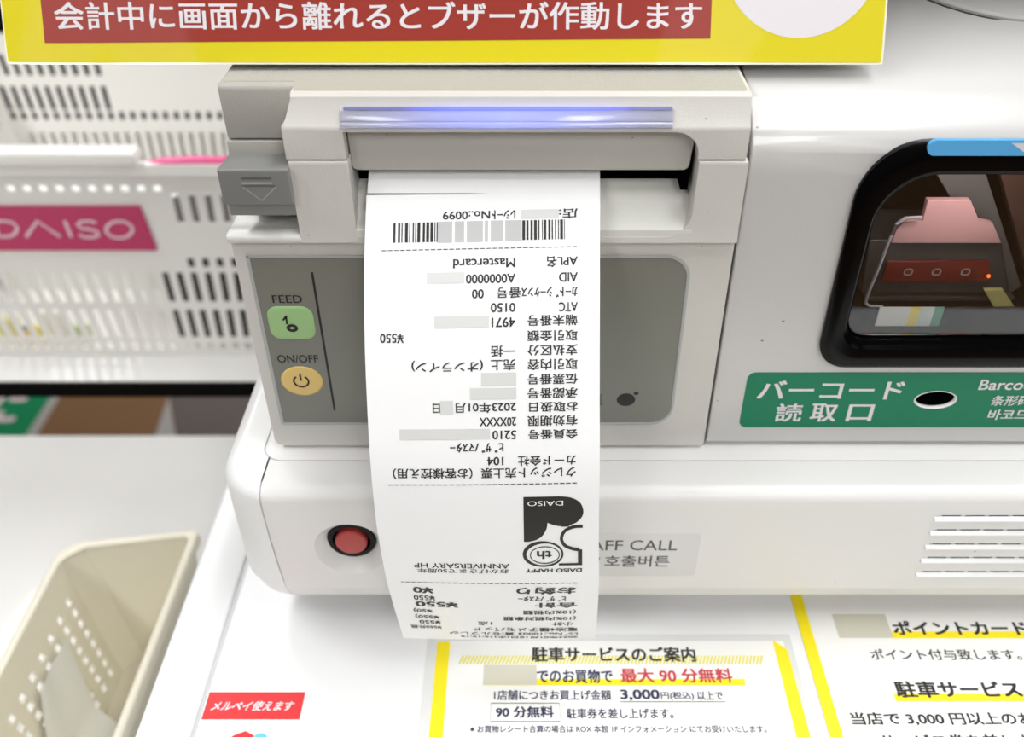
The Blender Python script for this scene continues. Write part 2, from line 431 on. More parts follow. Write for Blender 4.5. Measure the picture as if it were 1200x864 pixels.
# shallow bed for the light bar on the slope
def slope_pt(v, u, off=0):
    y0, y1 = 298.8, 284.2; v0, v1 = 117, 149; Y = y0+(y1-y0)*(v-v0)/(v1-v0)
    p = py(u, v, Y); return p
lx0, lx1 = -60.4, 47.2
cov = carve(cov, bayc, pY_([(-95, -100), (-76.8, -100), (-76.8, -113), (-79.4, -120.6), (-95, -120.6)], 200, 500))
obj('cover', cov, M['printer'], prn, bevel=.7, seg=3, wn=True)
# light bar : clear lens lying on the slope, with the lit strip along its upper edge
SL = [PY(127, 290.2), PY(150.5, 286.8)]
d = (Vector(SL[1])-Vector(SL[0])).normalized(); nrm = Vector((-abs(d.y), abs(d.x)))
nrm = Vector((d.y, -d.x)); nrm = nrm if nrm.x < 0 else -nrm
def sp(t, h): p = Vector(SL[0]).lerp(Vector(SL[1]), t)+nrm*h; return (p.x, p.y)
lens = px_([sp(0, .2), sp(0, 1.1), sp(.68, 1.15), sp(.72, .85), sp(.78, 1.15), sp(1.0, 1.0), sp(1.02, .2)], lx0, lx1)
lb = obj('light_bar', lens, M['lens'], prn, label='pale violet light bar glowing blue', bevel=.25, seg=2)
led = mat('blue_lamp', (120, 122, 170), .4, emis=(50, 70, 240), es=1)
nt = led.node_tree; tcn = nt.nodes.new('ShaderNodeTexCoord'); sx = nt.nodes.new('ShaderNodeSeparateXYZ'); cr = nt.nodes.new('ShaderNodeValToRGB')
mr = nt.nodes.new('ShaderNodeMapRange'); mr.inputs[1].default_value = -.060; mr.inputs[2].default_value = .047
# object x is relative to the printer origin (x=-15mm)
mr.inputs[1].default_value = -.045; mr.inputs[2].default_value = .062
nt.links.new(tcn.outputs['Object'], sx.inputs[0]); nt.links.new(sx.outputs[0], mr.inputs[0]); nt.links.new(mr.outputs[0], cr.inputs[0])
e = cr.color_ramp.elements; e[0].position = 0; e[0].color = (.02, .02, .02, 1); e[1].position = 1; e[1].color = (.01, .01, .01, 1)
for p_, v_ in ((.18, .08), (.36, 1), (.74, 1), (.88, .1)):
    q = e.new(p_); q.color = (v_, v_, v_, 1)
ml = nt.nodes.new('ShaderNodeMath'); ml.operation = 'MULTIPLY'; ml.inputs[1].default_value = 2.2
nt.links.new(cr.outputs[0], ml.inputs[0]); nt.links.new(ml.outputs[0], nt.nodes['Principled BSDF'].inputs['Emission Strength'])
lm = M['lens'].node_tree; t2 = lm.nodes.new('ShaderNodeTexCoord'); s2 = lm.nodes.new('ShaderNodeSeparateXYZ'); r2 = lm.nodes.new('ShaderNodeValToRGB'); g2 = lm.nodes.new('ShaderNodeMapRange')
g2.inputs[1].default_value = -.045; g2.inputs[2].default_value = .062
lm.links.new(t2.outputs['Object'], s2.inputs[0]); lm.links.new(s2.outputs[0], g2.inputs[0]); lm.links.new(g2.outputs[0], r2.inputs[0])
e2_ = r2.color_ramp.elements; e2_[0].position = .05; e2_[0].color = (0, 0, 0, 1); e2_[1].position = .95; e2_[1].color = (0, 0, 0, 1); q = e2_.new(.5); q.color = (.42, .42, .42, 1)
lp_ = lm.nodes['Principled BSDF']; lp_.inputs['Emission Color'].default_value = (.16, .24, 1, 1); lm.links.new(r2.outputs[0], lp_.inputs['Emission Strength'])
obj('lamp_strip', px_([sp(-.04, .25), sp(-.04, 1.4), sp(.12, 1.35), sp(.12, 1.16), sp(.0, 1.0)], lx0+1, lx1-.5), led, lb, label='blue glowing strip')
# flap below the lip
zf = PY(200, 292)[1]
obj('paper_flap', pY_(rpoly([(-59.6, zf), (55.0, zf), (56.4, zl+1), (-60.1, zl+1)], [2.2, 2.2, 0, 0]), 292, 299), M['side'], prn, bevel=.7)
M['flap'] = mat('flap_plastic', (192, 189, 183), .42, bump=.25, bscale=2200, speck=(220, .08, .05), var=.01)
prn.children[-1].data.materials[0] = M['flap']
# grey block at the left of the cover
BL = [(420, TZ), (301.5, TZ), (300.0, TZ-.5), (299.3, TZ-2), PY(163, 299.3), (420, PY(163, 299.3)[1])]
obj('side_block', px_(BL, PL+3, -76.85), M['side'], prn, bevel=.7)
z163 = PY(164.8, 299.3)[1]; 
obj('side_band', px_([(420, z163), (298.8, z163), PY(184, 298.2), (420, PY(184, 298.2)[1])], PL+2.6, -79.9), M['side'], prn, bevel=.5)
M['topgrain'] = M['printer_top']
obj('top_skin', pZ_(rpoly([(PL+4, 302.6), (-77.2, 302.6), (-76.2, 294.2), (PR-2, 294.2), (PR-2, 419), (PL+4, 419)], [1, .5, .5, 1, 1, 1]), TZ-.3, TZ+.12), M['topgrain'], prn, label='finely grained top in a grey that holds the shade of the sign')
# release lever
Lx0, Lx1 = PL+2.8, -79.2
lv = [(305, PY(184, 297)[1]), PY(184, 295), PY(196.5, 284.5), PY(198.5, 283.2), PY(201, 282.8), PY(240, 282.8), (286, PY(240, 282.8)[1]-.3), (287, PY(252, 287.5)[1]), (305, PY(252, 287.5)[1])]
lev = obj('release_lever', px_(lv, Lx0, Lx1), M['lever'], prn, bevel=.5)
ysl = ysheet(282.8); mk = bmesh.new()
a, b = ysl.g(282, 208.8); c_, _ = ysl.g(318, 208.8); z1 = ysl.g(300, 208.8)[1]; z2 = ysl.g(300, 214.5)[1]; z3 = ysl.g(300, 219)[1]; z4 = ysl.g(300, 235)[1]
ysl.stroke(mk, [(a, z2), (c_, z2)], .75, .12); ysl.stroke(mk, [(a+.1, z3), ((a+c_)/2+.6, z4), (c_+1, z3)], .4, .12)
obj('arrow_mark', mk, M['leverd'], lev, label='raised light grey bar and arrow')
mk2 = bmesh.new(); ysl.stroke(mk2, [(a, z1-.1), (c_, z1-.1)], .8, .1); ysl.stroke(mk2, [(a, z3+.3), (c_+.8, z3+.3)], .5, .1)  # dark strokes paint the shade of the arrow relief
obj('arrow_shade', mk2, M['gap'], lev, label='dark lines painted as shade of the arrow relief')
M['gap2'] = mat('relief_shade_grey', (92, 92, 90), .6); lev.children[-1].data.materials[0] = M['gap2']
# middle housing: columns, ledge and chute
zL = PY(285, 286)[1]; zT = PY(189, 286.6)[1]
hs = px_([(420, zT), (286.6, zT), (286, zT-1.2), (286, -158), (285.3, zL+.3), (420, zL+.3)], -79.5, PR)
xr = PY(0, 1)
cb_ = [(-59.6, -100), (-59.6, -160.4)] + [(56.8-9+9*math.sin(PI/2*k/8), -160.4+9*(1-math.cos(PI/2*k/8))) for k in range(9)] + [(57.4, -100)]
cav = pY_(cb_, 270, 330)
hs = carve(hs, cav)
obj('front_housing', hs, M['printer'], prn, bevel=1.0, seg=3, wn=True)
# left wing ledge
wl = [(420, PY(250, 300)[1]), (302, PY(250, 300)[1]), PY(257, 298), PY(266, 292), PY(271, 288), PY(276, 285.8), PY(282, 285), PY(286, 286), (420, zL-.2)]
obj('side_ledge', px_(rpoly(wl, 0), PL-.2, -79), M['chute'], prn, bevel=.8)
# chute, a curved slide that runs up to the slot
ch = [(330, PY(206, 303)[1]), (303, PY(206, 303)[1]), PY(211, 301.5), PY(222, 297.5), PY(236, 295.4), PY(250, 292.6), PY(262, 288.6), PY(270, 285.9), (285.6, -163.0), (330, -163.0)]
chb = px_(ch, -59.8, 57.4)
obj('paper_chute', chb, M['chute'], prn, smooth=60)
obj('slot_interior', box(-60, 58, 302, 331, -160, -122), M['void'], prn, label='black slot interior')
obj('slot_side', box(53, 55.5, 293, 303, PY(212, 300)[1], -124), M['void'], prn)
obj('inner_frame', box(PL+3, PR-2, 311, 419, -262+3, TZ-3), M['gap'], prn)
# lower body with control panel
ZP = -261.3
lw = pY_(rpoly([(PL+.2, ZP), (PR, ZP), (PR, zL-.2), (PL+.2, zL-.2)], [3.5, 1.5, .3, .3]), 288.6, 420)
zp1, zp0 = PY(298, 289)[1], PY(497, 289)[1]
pxl = py(288, 298, 289).x; pxr = py(804, 360, 289).x
pan = rpoly([(pxl, zp0), (pxr, zp0), (pxr, zp1), (pxl, zp1)], [1.0, 9.5, 9.5, .6], 8)
obj('lower_body', lw, M['printer'], prn, bevel=1.0, wn=True)
def ins_poly(p, d):
    n = len(p); o = []
    for i in range(n):
        a = Vector(p[i-1]); b = Vector(p[(i+1) % n]); t = (b-a).normalized(); q = Vector(p[i])+Vector((-t.y, t.x))*d; o.append((q.x, q.y))
    return o
rim = loft([[(x, 288.55, z) for x, z in pan], [(x, 288.2, z) for x, z in ins_poly(pan, .25)], [(x, 288.2, z) for x, z in ins_poly(pan, 1.1)], [(x, 288.6, z) for x, z in ins_poly(pan, 1.35)]])
cp = obj('control_panel', pY_(ins_poly(pan, 1.2), 288.45, 289.5), M['panel'], prn, label='dark grey flat control panel', smooth=20)
obj('panel_rim', rim, M['panelrim'], prn, label='pale rim round the control panel')
ysp = ysheet(288.45)
prt = bmesh.new()
ysp.text(prt, 'FEED', 319, 354, 346, 355, .012, h=.08); ysp.text(prt, 'ON/OFF', 325, 373, 416, 425, .012, h=.08)
A = ysp.g(367, 319); B = ysp.g(391, 481); xm = (A[0]+B[0])/2
ysp.poly(prt, [(xm-.45, B[1]), (xm+.45, B[1]), (xm+.45, A[1]), (xm-.45, A[1])])
c1 = ysp.g(733.5, 468.5); ysp.poly(prt, ell(c1[0], c1[1], 3.7, 3.3)); c2 = ysp.g(745.5, 461); ysp.poly(prt, ell(c2[0], c2[1], 1.0, .9, 16))
qa, qb = ysp.g(704, 463), ysp.g(704, 474.5); ysp.stroke(prt, [qa, qb], .35); ysp.stroke(prt, [(qa[0]-.9, qa[1]), (qa[0]+.9, qa[1])], .25); ysp.stroke(prt, [(qb[0]-.9, qb[1]), (qb[0]+.9, qb[1])], .25)
obj('panel_print', prt, M['ink'], cp)
def button(name, outl, m, lab):
    c = (sum(p[0] for p in outl)/len(outl), sum(p[1] for p in outl)/len(outl))
    def L(s, y): return [(c[0]+(x-c[0])*s, y, c[1]+(z-c[1])*s) for x, z in outl]
    return obj(name, loft([L(1, 288.5), L(1, 288.3), L(.97, 288.1), L(.85, 288.0)], cap1=True), m, cp, label=lab, smooth=50)
f0 = ysp.g(315, 379)[0]; f1 = ysp.g(368.5, 379)[0]; fz1 = ysp.g(341, 359)[1]; fz0 = ysp.g(341, 397.5)[1]
button('feed_button', rrect(f0, f1, fz0, fz1, 4.2), M['green'], 'pale green rounded feed button')
p0 = ysp.g(354, 446.5); pr_ = (ysp.g(378.5, 446)[0]-ysp.g(329.5, 446)[0])/2; ph = (ysp.g(354, 429.5)[1]-ysp.g(354, 463.5)[1])/2
button('power_button', ell(p0[0], p0[1], pr_, ph, 40), M['amber'], 'amber oval power button')
ic = bmesh.new(); ysi = ysheet(287.95)
q = ysi.g(342.5, 384.5); ysi.stroke(ic, ell(q[0], q[1], 1.55, 1.2, 24), 1.25, closed=True)
q1 = ysi.g(335, 371); q2 = ysi.g(337, 380); ysi.stroke(ic, [ysi.g(331.5, 375.5), ysi.g(336, 370.2)], .75); ysi.stroke(ic, [ysi.g(335, 370.5), ysi.g(336.5, 380)], .75)
q = ysi.g(353, 447); rr = 2.9; arc = [(q[0]+rr*math.cos(a), q[1]+rr*.95*math.sin(a)) for a in [math.radians(125+290*k/24) for k in range(25)]]
ysi.stroke(ic, arc, .75); ysi.stroke(ic, [(q[0], q[1]+.3), (q[0], q[1]+3.9)], .75)
obj('button_icons', ic, M['ink'], cp)
for fx, fy in ((-90, 305), (60, 305), (-90, 400), (60, 400)):
    obj('foot', pZ_(ell(fx, fy, 6, 6, 16), BZ, ZP+.4), M['dark'], prn)

# ------------------------------------------------------------------ terminal body with scanner window
term = empty('checkout_terminal', (190, 400, BZ), 'grey-white self-checkout body with black scanner window and green barcode label', 'terminal')
TX0, TX1, TF = PR+1.3, 330, 290.0
tprof = [(560, -261.3), (TF+1.2, -261.3), (TF, -260), (TF, -140)]
pv = [(290.8, -131), (293.2, -126), (297, -122.3), (302, -119.2), (308, -116.6), (315, -114.2), (325, -110.8), (345, -103), (372, -90), (420, -62), (560, -10)]
tprof += pv
sc_cx = 162.5
def sloop(x0, x1, z0, z1, rt, rb): return rpoly([(x0, z0), (x1, z0), (x1, z1), (x0, z1)], [rb, rb, rt, rt], 10)
outer = sloop(112.4, 212.6, -220, -126.2, 22, 12)
inner = sloop(121.5, 203.5, -208.5, -139, 20, 9)
cut1 = pY_(ins_poly(outer, 2.5), 260, 350)
hx, hz = py(1096, 468, TF).x, py(1096, 468, TF).z
hc = pY_(ell(hx, hz, 8.2, 4.3, 32), 270, 300)
tb = carve(px_(tprof, TX0, TX1), cut1, hc)
bs = obj('body_shell', tb, M['body'], term, bevel=1.0, seg=3, smooth=35, wn=True)
# bezel
def lp(p, y): return [(a, y, b) for a, b in p]
mid = [((a[0]*.5+b[0]*.5), (a[1]*.5+b[1]*.5)) for a, b in zip(outer, inner)]
m2 = [((a[0]*.2+b[0]*.8), (a[1]*.2+b[1]*.8)) for a, b in zip(outer, inner)]
m1 = [((a[0]*.8+b[0]*.2), (a[1]*.8+b[1]*.2)) for a, b in zip(outer, inner)]
bez = loft([lp(ins_poly(outer, .3), 291.5), lp(outer, 289.6), lp(outer, 288.4), lp(m1, 287), lp(mid, 287.2), lp(m2, 287.6), lp(ins_poly(m2, .7), 290), lp(inner, 290.6), lp(ins_poly(inner, .5), 293.5), lp(ins_poly(inner, 1.0), 296), lp(ins_poly(inner, 1.0), 345)])
bz_ = obj('scanner_bezel', bez, M['gloss'], term, label='glossy black bezel of the scanner', smooth=40)
obj('scanner_cavity', pY_(ins_poly(inner, .8), 344.5, 346), M['gloss'], term)
gl = obj('scanner_glass', pY_(ins_poly(inner, 1.1), 292.6, 293.6), M['glass'], term, label='clear glass pane of the scanner')
# fittings seen through the glass; the right-hand bands are plates coloured as reflections
M['padpink'] = mat('pink_pad', (218, 168, 166), .5); M['mred'] = mat('dark_red_filter', (112, 36, 30), .25); M['mgrey'] = mat('module_grey', (70, 70, 70), .35)
M['mlight'] = mat('module_light', (168, 158, 152), .4); M['rail'] = mat('pale_wire', (186, 182, 184), .35)
ysm = ysheet(316)
def ip(pts): return [ysm.g(*p) for p in pts]
obj('scan_module', pY_(ip([(1020, 283), (1175, 283), (1185, 345), (1010, 345)]), 317.5, 343), M['mgrey'], term, bevel=.6)
obj('pink_pad', pY_(ip([(1043, 283), (1050, 266), (1058, 258), (1080, 257), (1086, 233), (1136, 233), (1146, 257), (1162, 260), (1172, 283)]), 315, 318), M['padpink'], term, bevel=.3)
ms = obj('red_filter', pY_(ip([(1040, 306), (1160, 306), (1158, 329), (1033, 329)]), 316, 317.4), M['mred'], term, bevel=.2)
for u in (1064, 1097, 1131):
    q = ysm.g(u, 318); bmr = bmesh.new(); ysheet(315.9).stroke(bmr, rrect(q[0]-1.5, q[0]+1.5, q[1]-1.3, q[1]+1.3, .8, 3), .6, closed=True)
    obj('emitter', bmr, M['mlight'], ms)
wire = [py(u, v, 313) for u, v in ((1080, 254), (1060, 255), (1050, 262), (1044, 275), (1030, 312), (1015, 348), (1014, 355), (1019, 358.5), (1034, 359))]
obj('guide_wire', tube(wire, .65, 8), M['rail'], term)
for (u0, u1, col) in ((1028, 1064, (222, 222, 214)), (1064, 1076, (224, 208, 110)), (1076, 1092, (206, 216, 208)), (1092, 1103, (96, 160, 132))):
    yst_ = ysheet(297); a = yst_.g(u0, 371)[0]; b = yst_.g(u1, 371)[0]; z0 = yst_.g(1060, 381.5)[1]; z1 = yst_.g(1060, 360)[1]
    obj('colour_tab', pY_([(a, z0), (b, z0), (b, z1), (a, z1)], 297, 297.6), mat('tab', col, .5), term)
obj('tab_plate', pY_(ip([(1018, 350), (1190, 350), (1195, 384), (1010, 384)]), 317.2, 322), M['mgrey'], term)
a = ysm.g(1150, 330); 
obj('grey_reflection', pY_(ip([(1100, 205), (1160, 205), (1190, 300), (1215, 384), (1180, 384), (1150, 290)]), 322, 326), mat('reflection_grey', (105, 103, 100), .3), term)  # grey plate coloured as a reflection in the window
obj('guide_plate', pY_(ip([(1150, 335), (1172, 335), (1205, 384), (1178, 384)]), 313, 315), mat('guide_yellow', (196, 188, 120), .4), term)
obj('brown_reflection', pY_(ip([(1178, 205), (1230, 205), (1260, 384), (1225, 384)]), 322, 326), mat('reflection_brown', (90, 66, 58), .3), term)  # brown plate coloured as a second reflected band
q = py(1158, 323, 314); bs_ = bmesh.new(); bmesh.ops.create_uvsphere(bs_, u_segments=12, v_segments=8, radius=.7); bmesh.ops.translate(bs_, verts=bs_.verts[:], vec=q)
obj('indicator', bs_, mat('indicator_orange', (255, 110, 40), .4, emis=(255, 110, 40), es=2), term, label='tiny glowing orange indicator')
sl_ = bpy.data.lights.new('scanner_fill_light', 'AREA'); sl_.shape = 'RECTANGLE'; sl_.size = .06; sl_.size_y = .008; sl_.energy = .05; sl_.color = (1, .9, .86)  # added fill light that brightens the parts behind the glass
so_ = bpy.data.objects.new('scanner_fill_light', sl_); so_.location = Vector((.1625, .301, -.1395)); so_.rotation_euler = (math.radians(28), 0, 0); C.objects.link(so_)
# pill sticker with white arrow on the bezel
ysq = ysheet(287.0)
s0 = ysq.g(1087, 173)[0]; sz1 = ysq.g(1150, 164)[1]; sz0 = ysq.g(1150, 182)[1]
st = obj('arrow_sticker', pY_(rrect(s0, 2*sc_cx-s0, sz0, sz1, (sz1-sz0)*.49), 286.6, 288.2), M['blue'], term, label='blue pill-shaped sticker with a white arrow')
ar = bmesh.new(); yst = ysheet(286.6); tpx = yst.g(1185, 169)[0]
yst.poly(ar, [(tpx, sz1-.9), (2*sc_cx-tpx+6, sz1-.9), (sc_cx+2.8, sz0+.4)])
obj('arrow', ar, M['white'], st)
# green label
ysg = ysheet(TF)
L0 = py(872, 437, TF); lz0 = py(900, 500.5, TF).z; lz1 = py(900, 436.5, TF).z; lx = 87.3
lab = carve(pY_(rrect(lx, 2*sc_cx-lx, lz0, lz1, 3.2), TF-.22, TF-.01), pY_(ell(hx, hz, 8.2, 4.3, 32), 280, 300))
gb = obj('barcode_label', lab, M['glabel'], term, label='green label with white lettering and an oval hole')
gt = bmesh.new(); ygt = ysheet(TF-.22)
ygt.text(gt, 'バーコード', 888, 1059, 446, 468, .018, res=5); ygt.text(gt, '読', 909, 940, 473, 494, .018, res=5); ygt.text(gt, '取', 950, 981, 473, 494, .018, res=5); ygt.text(gt, '口', 993, 1023, 474, 493.5, .018)
ygt.text(gt, 'Barcode', 1148, 1222, 445, 457, .012); ygt.text(gt, '条形码', 1162, 1208, 463.5, 475.5, .012); ygt.text(gt, '바코드', 1158, 1205, 480, 492, .014)
obj('lettering', gt, M['white'], gb)
hr = loft([[(hx+8.3*k*math.cos(a*PI/18), y, hz+4.4*k*math.sin(a*PI/18)-dz) for a in range(36)] for k, y, dz in ((1.05, TF-.25, .1), (1.02, TF-.6, .1), (.96, TF-.3, 0), (.93, TF+1.5, -.0), (.91, TF+6, 0))])
obj('sensor_rim', hr, M['basetop'], term, label='white rim of the oval sensor hole', smooth=60)
obj('sensor', pY_(ell(hx, hz+.25, 7.7, 4.0), TF+.7, TF+7), M['void'], term, label='black oval sensor')
# round-edged screen arm cover above
sl0 = Vector((0, 345, -103)); sdir = Vector((0, 27, 13)).normalized(); sn = Vector((0, -13, 27)).normalized()
pts = []
cen = pp(1225, -205, sl0, sn); edge = pp(1200, 26, sl0, sn); rad = (cen-edge).length
e2 = pp(1089, 0, sl0, sn)
# circle through three measured rim points
def circ3(a, b, c):
    ax, ay, bx_, by, cx_, cy_ = *a, *b, *c; d = 2*(ax*(by-cy_)+bx_*(cy_-ay)+cx_*(ay-by))
    ux = ((ax*ax+ay*ay)*(by-cy_)+(bx_*bx_+by*by)*(cy_-ay)+(cx_*cx_+cy_*cy_)*(ay-by))/d
    uy = ((ax*ax+ay*ay)*(cx_-bx_)+(bx_*bx_+by*by)*(ax-cx_)+(cx_*cx_+cy_*cy_)*(bx_-ax))/d
    return ux, uy, math.hypot(ax-ux, ay-uy)
def to2(p): return (p.x, (p-sl0).dot(sdir))
ux, uy, ur = circ3(to2(pp(1089, 0, sl0, sn)), to2(pp(1140, 16.5, sl0, sn)), to2(pp(1200, 26.5, sl0, sn)))
def on(a, r, h): return Vector((ux+r*math.cos(a), 0, 0))+Vector((0, sl0.y, sl0.z))+sdir*(uy+r*math.sin(a))+sn*h
N = 64
obj('arm_cover', loft([[on(2*PI*k/N, ur, -6) for k in range(N)], [on(2*PI*k/N, ur, 1.2) for k in range(N)], [on(2*PI*k/N, ur-.8, 2.0) for k in range(N)]], cap0=True, cap1=True), M['body'], term, label='round raised cover')
obj('cover_joint', loft([[on(2*PI*k/N, ur+.7, -6) for k in range(N)], [on(2*PI*k/N, ur+.7, .12) for k in range(N)], [on(2*PI*k/N, ur-.5, .12) for k in range(N)]], cap0=True), M['gap'], term)
# screen housing behind the hanging sign (above the frame)
sg0 = py(600, 73, 312.0); sgd = Vector((0, math.cos(math.radians(64.5)), math.sin(math.radians(64.5)))); sgn = Vector((0, -sgd.z, sgd.y))
def sb(a, b, h): return Vector((a, 0, 0))+Vector((0, sg0.y, sg0.z))+sgd*b+sgn*h
hb = prism(rrect(-165, 325, 45, 290, 10), lambda p, q, s: sb(p, q, s), -1.5, -40)
obj('screen_housing', hb, M['screen'], term, bevel=2)
obj('screen_neck', prism([(-30, 60), (95, 60), (95, 160), (-30, 160)], lambda p, q, s: sb(p, q, s), -38, -160), M['screen'], term)
obj('screen_arm', box(80, 140, 395, 470, -80, 20), M['screen'], term)

# ------------------------------------------------------------------ laminated warning sign
sign = empty('warning_sign', sb(-20, 0, 0), 'yellow laminated sign with red banner and white Japanese lettering hanging above the printer', 'sign')
def sgg(u, v):
    p = pp(u, v, sg0, sgn); return p.x, (p-Vector((0, sg0.y, sg0.z))).dot(sgd)
# slightly cockled sheet, its left corner curling
xl = sgg(9, 73)[0]; xr_ = sgg(1036, 73)[0]
def curl(a, b, h):
    t = max(0, (xl+32-a)/32); wv = .35*math.sin(a*.045)+1.6*t*t
    return sb(a, b, h+wv-1.1)
sh = Sheet(curl, sgg)
def sheet_grid(sh, x0, x1, y0, y1, h, nx, ny, th=.25, rc=2.2):
    bm = bmesh.new(); G = []
    for j in range(ny+1):
        row = []
        for i in range(nx+1):
            a = x0+(x1-x0)*i/nx; b = y0+(y1-y0)*j/ny
            for cx_, cy_, sx_, sy_ in ((x0+rc, y0+rc, -1, -1), (x1-rc, y0+rc, 1, -1)):
                if (a-cx_)*sx_ > 0 and (b-cy_)*sy_ > 0:
                    dd = math.hypot(a-cx_, b-cy_)
                    if dd > rc: a = cx_+(a-cx_)*rc/dd; b = cy_+(b-cy_)*rc/dd
            row.append(bm.verts.new(sh.f(a, b, h)))
        G.append(row)
    for j in range(ny):
        for i in range(nx): bm.faces.new((G[j][i], G[j][i+1], G[j+1][i+1], G[j+1][i]))
    ex = bmesh.ops.extrude_face_region(bm, geom=bm.faces[:])
    vs = [g for g in ex['geom'] if isinstance(g, bmesh.types.BMVert)]
    dv = sh.f(0, 0, 0)-sh.f(0, 0, th)
    bmesh.ops.translate(bm, verts=vs, vec=dv); bmesh.ops.recalc_face_normals(bm, faces=bm.faces[:])
    return bm
obj('laminate', sheet_grid(sh, xl-.2, xr_+.2, -.6, 209, -.05, 150, 40, rc=.5), M['film'], sign, label='clear-edged laminate sheet')
obj('card', sheet_grid(sh, xl+.15, xr_-.5, .0, 208, .02, 150, 40, .2, rc=.5), M['yellow'], sign, label='yellow card')
bx0 = sgg(51, 48)[0]; bx1 = sgg(833, 46)[0]; bb = sgg(440, 47.5)[1]; bt_ = bb+19.0
def strip(sh, x0, x1, y0, y1, h, n=120, tilt=0):
    bm = bmesh.new(); A = [bm.verts.new(sh.f(x0+(x1-x0)*i/n, y0+tilt*(i/n-.5), h)) for i in range(n+1)]; B = [bm.verts.new(sh.f(x0+(x1-x0)*i/n, y1+tilt*(i/n-.5), h)) for i in range(n+1)]
    for i in range(n): bm.faces.new((A[i], A[i+1], B[i+1], B[i]))
    return bm
obj('banner', strip(sh, bx0, bx1, bb, bt_, .1, tilt=1.4), M['red'], sign, label='dark red banner')
tt = bmesh.new(); sh.text(tt, '会計中に画面から離れるとブザーが作動します', 62, 823, 1, 34.5, .016, h=.17, res=6)
for v_ in tt.verts:
    pass
obj('lettering', tt, M['white'], sign)
cc = sgg(939, 0); rB = sgg(939, 44)[1]; half = (sgg(1017, 0)[0]-sgg(862, 0)[0])/2; sg_ = cc[1]-rB; RR = (half*half+sg_*sg_)/(2*sg_)
dc = bmesh.new(); sh.poly(dc, ell(cc[0], rB+RR, RR, RR, 72), .1)
obj('white_disc', dc, M['white'], sign)

# ------------------------------------------------------------------ receipt
RW = 80.0
tab = [(205, 271, 567.5), (300, 276, 565), (400, 276, 565), (500, 272, 567), (560, 268, 569), (610, 262, 571), (642, 257, 573.5), (692, 246.5, 578.5), (750, 225.5, 585.5)]
ST = []
for v, wpx, uc in tab:
    dpt = FPX*RW/wpx; a, b, c = ray(uc, v); ST.append((v, b*dpt, c*dpt, a*dpt))
ST = [(150, 322, -133.5, ST[0][3]), (180, 308, -137.5, ST[0][3])] + ST
def rec(v):
    k = 0
    while k < len(ST)-2 and ST[k+1][0] < v: k += 1
    P = [ST[max(k-1, 0)], ST[k], ST[k+1], ST[min(k+2, len(ST)-1)]]
    t = (v-P[1][0])/(P[2][0]-P[1][0]); h = P[2][0]-P[1][0]; out = []
    for j in (1, 2, 3):
        m1_ = (P[2][j]-P[0][j])/(P[2][0]-P[0][0])*h; m2_ = (P[3][j]-P[1][j])/(P[3][0]-P[1][0])*h
        out.append((2*t**3-3*t*t+1)*P[1][j]+(t**3-2*t*t+t)*m1_+(-2*t**3+3*t*t)*P[2][j]+(t**3-t*t)*m2_)
    return out          # Y, Z, Xc
def depth(v): Y, Z, _ = rec(v); return Y*CP-Z*SP
SLIT = 226.0
def rslope(v):
    return .022+(.011-.022)*(v-290)/(568-290) if v < 568 else .011+(-.006-.011)*(v-568)/(684-568)
def rf(a, v, h):        # a: X in mm, v: station along the paper
    v = v+(60-(a+45))*0
    Y, Z, xc = rec(v); Y2, Z2, _ = rec(v+1.5); Y1, Z1, _ = rec(v-1.5)
    dy, dz = Y2-Y1, Z2-Z1; l = math.hypot(dy, dz); ny, nz = dz/l, -dy/l      # towards the viewer
    if ny > 0: ny, nz = -ny, -nz
    e = 0
    if v > SLIT:          # the paper below the partial cut lifts a little at its left side
        s = max(0, (xc-6-a)/36); e = 1.5*min(1, s)*math.exp(-(v-SLIT)/24)
    bow = .8*((a-xc)/40)**2*max(0, min(1, (v-240)/200))
    return Vector((a, Y+ny*(h+e-bow), Z+nz*(h+e-bow)))
def rg(u, v):
    v2 = v+(677-u)*rslope(v)*0
    return (u-CX)/FPX*depth(v), v
class RS(Sheet):
    def rect(s, bm, u0, u1, v0, v1, h=.12, n=4):
        m_ = max(1, int((u1-u0)/8))
        for k in range(m_): Sheet.rect(s, bm, u0+(u1-u0)*k/m_, u0+(u1-u0)*(k+1)/m_, v0, v1, h, n)
    def ppoly(s, bm, pts, h=.12):
        lo = min(p[1] for p in pts); hi = max(p[1] for p in pts); v = lo+.01; d_ = .75
        def cross(y):
            o = []
            for a, b in zip(pts, pts[1:]+pts[:1]):
                if (a[1] <= y) != (b[1] <= y): o.append(a[0]+(b[0]-a[0])*(y-a[1])/(b[1]-a[1]))
            return sorted(o)
        while v+d_ < hi:
            A, B = cross(v), cross(v+d_+.05)
            if len(A) != len(B): A = B = cross(v+d_/2)
            if len(A) == len(B):
                for k in range(0, len(A)-1, 2):
                    w_ = max(1, int((A[k+1]-A[k])/8))
                    for j in range(w_):
                        q = [(A[k]+(A[k+1]-A[k])*j/w_, v), (A[k]+(A[k+1]-A[k])*(j+1)/w_, v), (B[k]+(B[k+1]-B[k])*(j+1)/w_, v+d_), (B[k]+(B[k+1]-B[k])*j/w_, v+d_)]
                        bm.faces.new([bm.verts.new(s.f(*s.g(*p), h)) for p in q])
            v += d_
rs = RS(rf, lambda u, v: ((u-CX)/FPX*depth(v), v), True)
_of = rs.f
def rft(a, v, h):
    u = CX+a*FPX/depth(v); return _of(a, v+(677-u)*rslope(v), h)
rs.f = rft
_rt = rs.text
recpt = empty('receipt', (ST[5][3], ST[5][1], ST[5][2]), 'long white paper receipt hanging from the printer slot, printed upside down', 'receipt')
stations = [150+ (SLIT-150)*k/14 for k in range(15)]
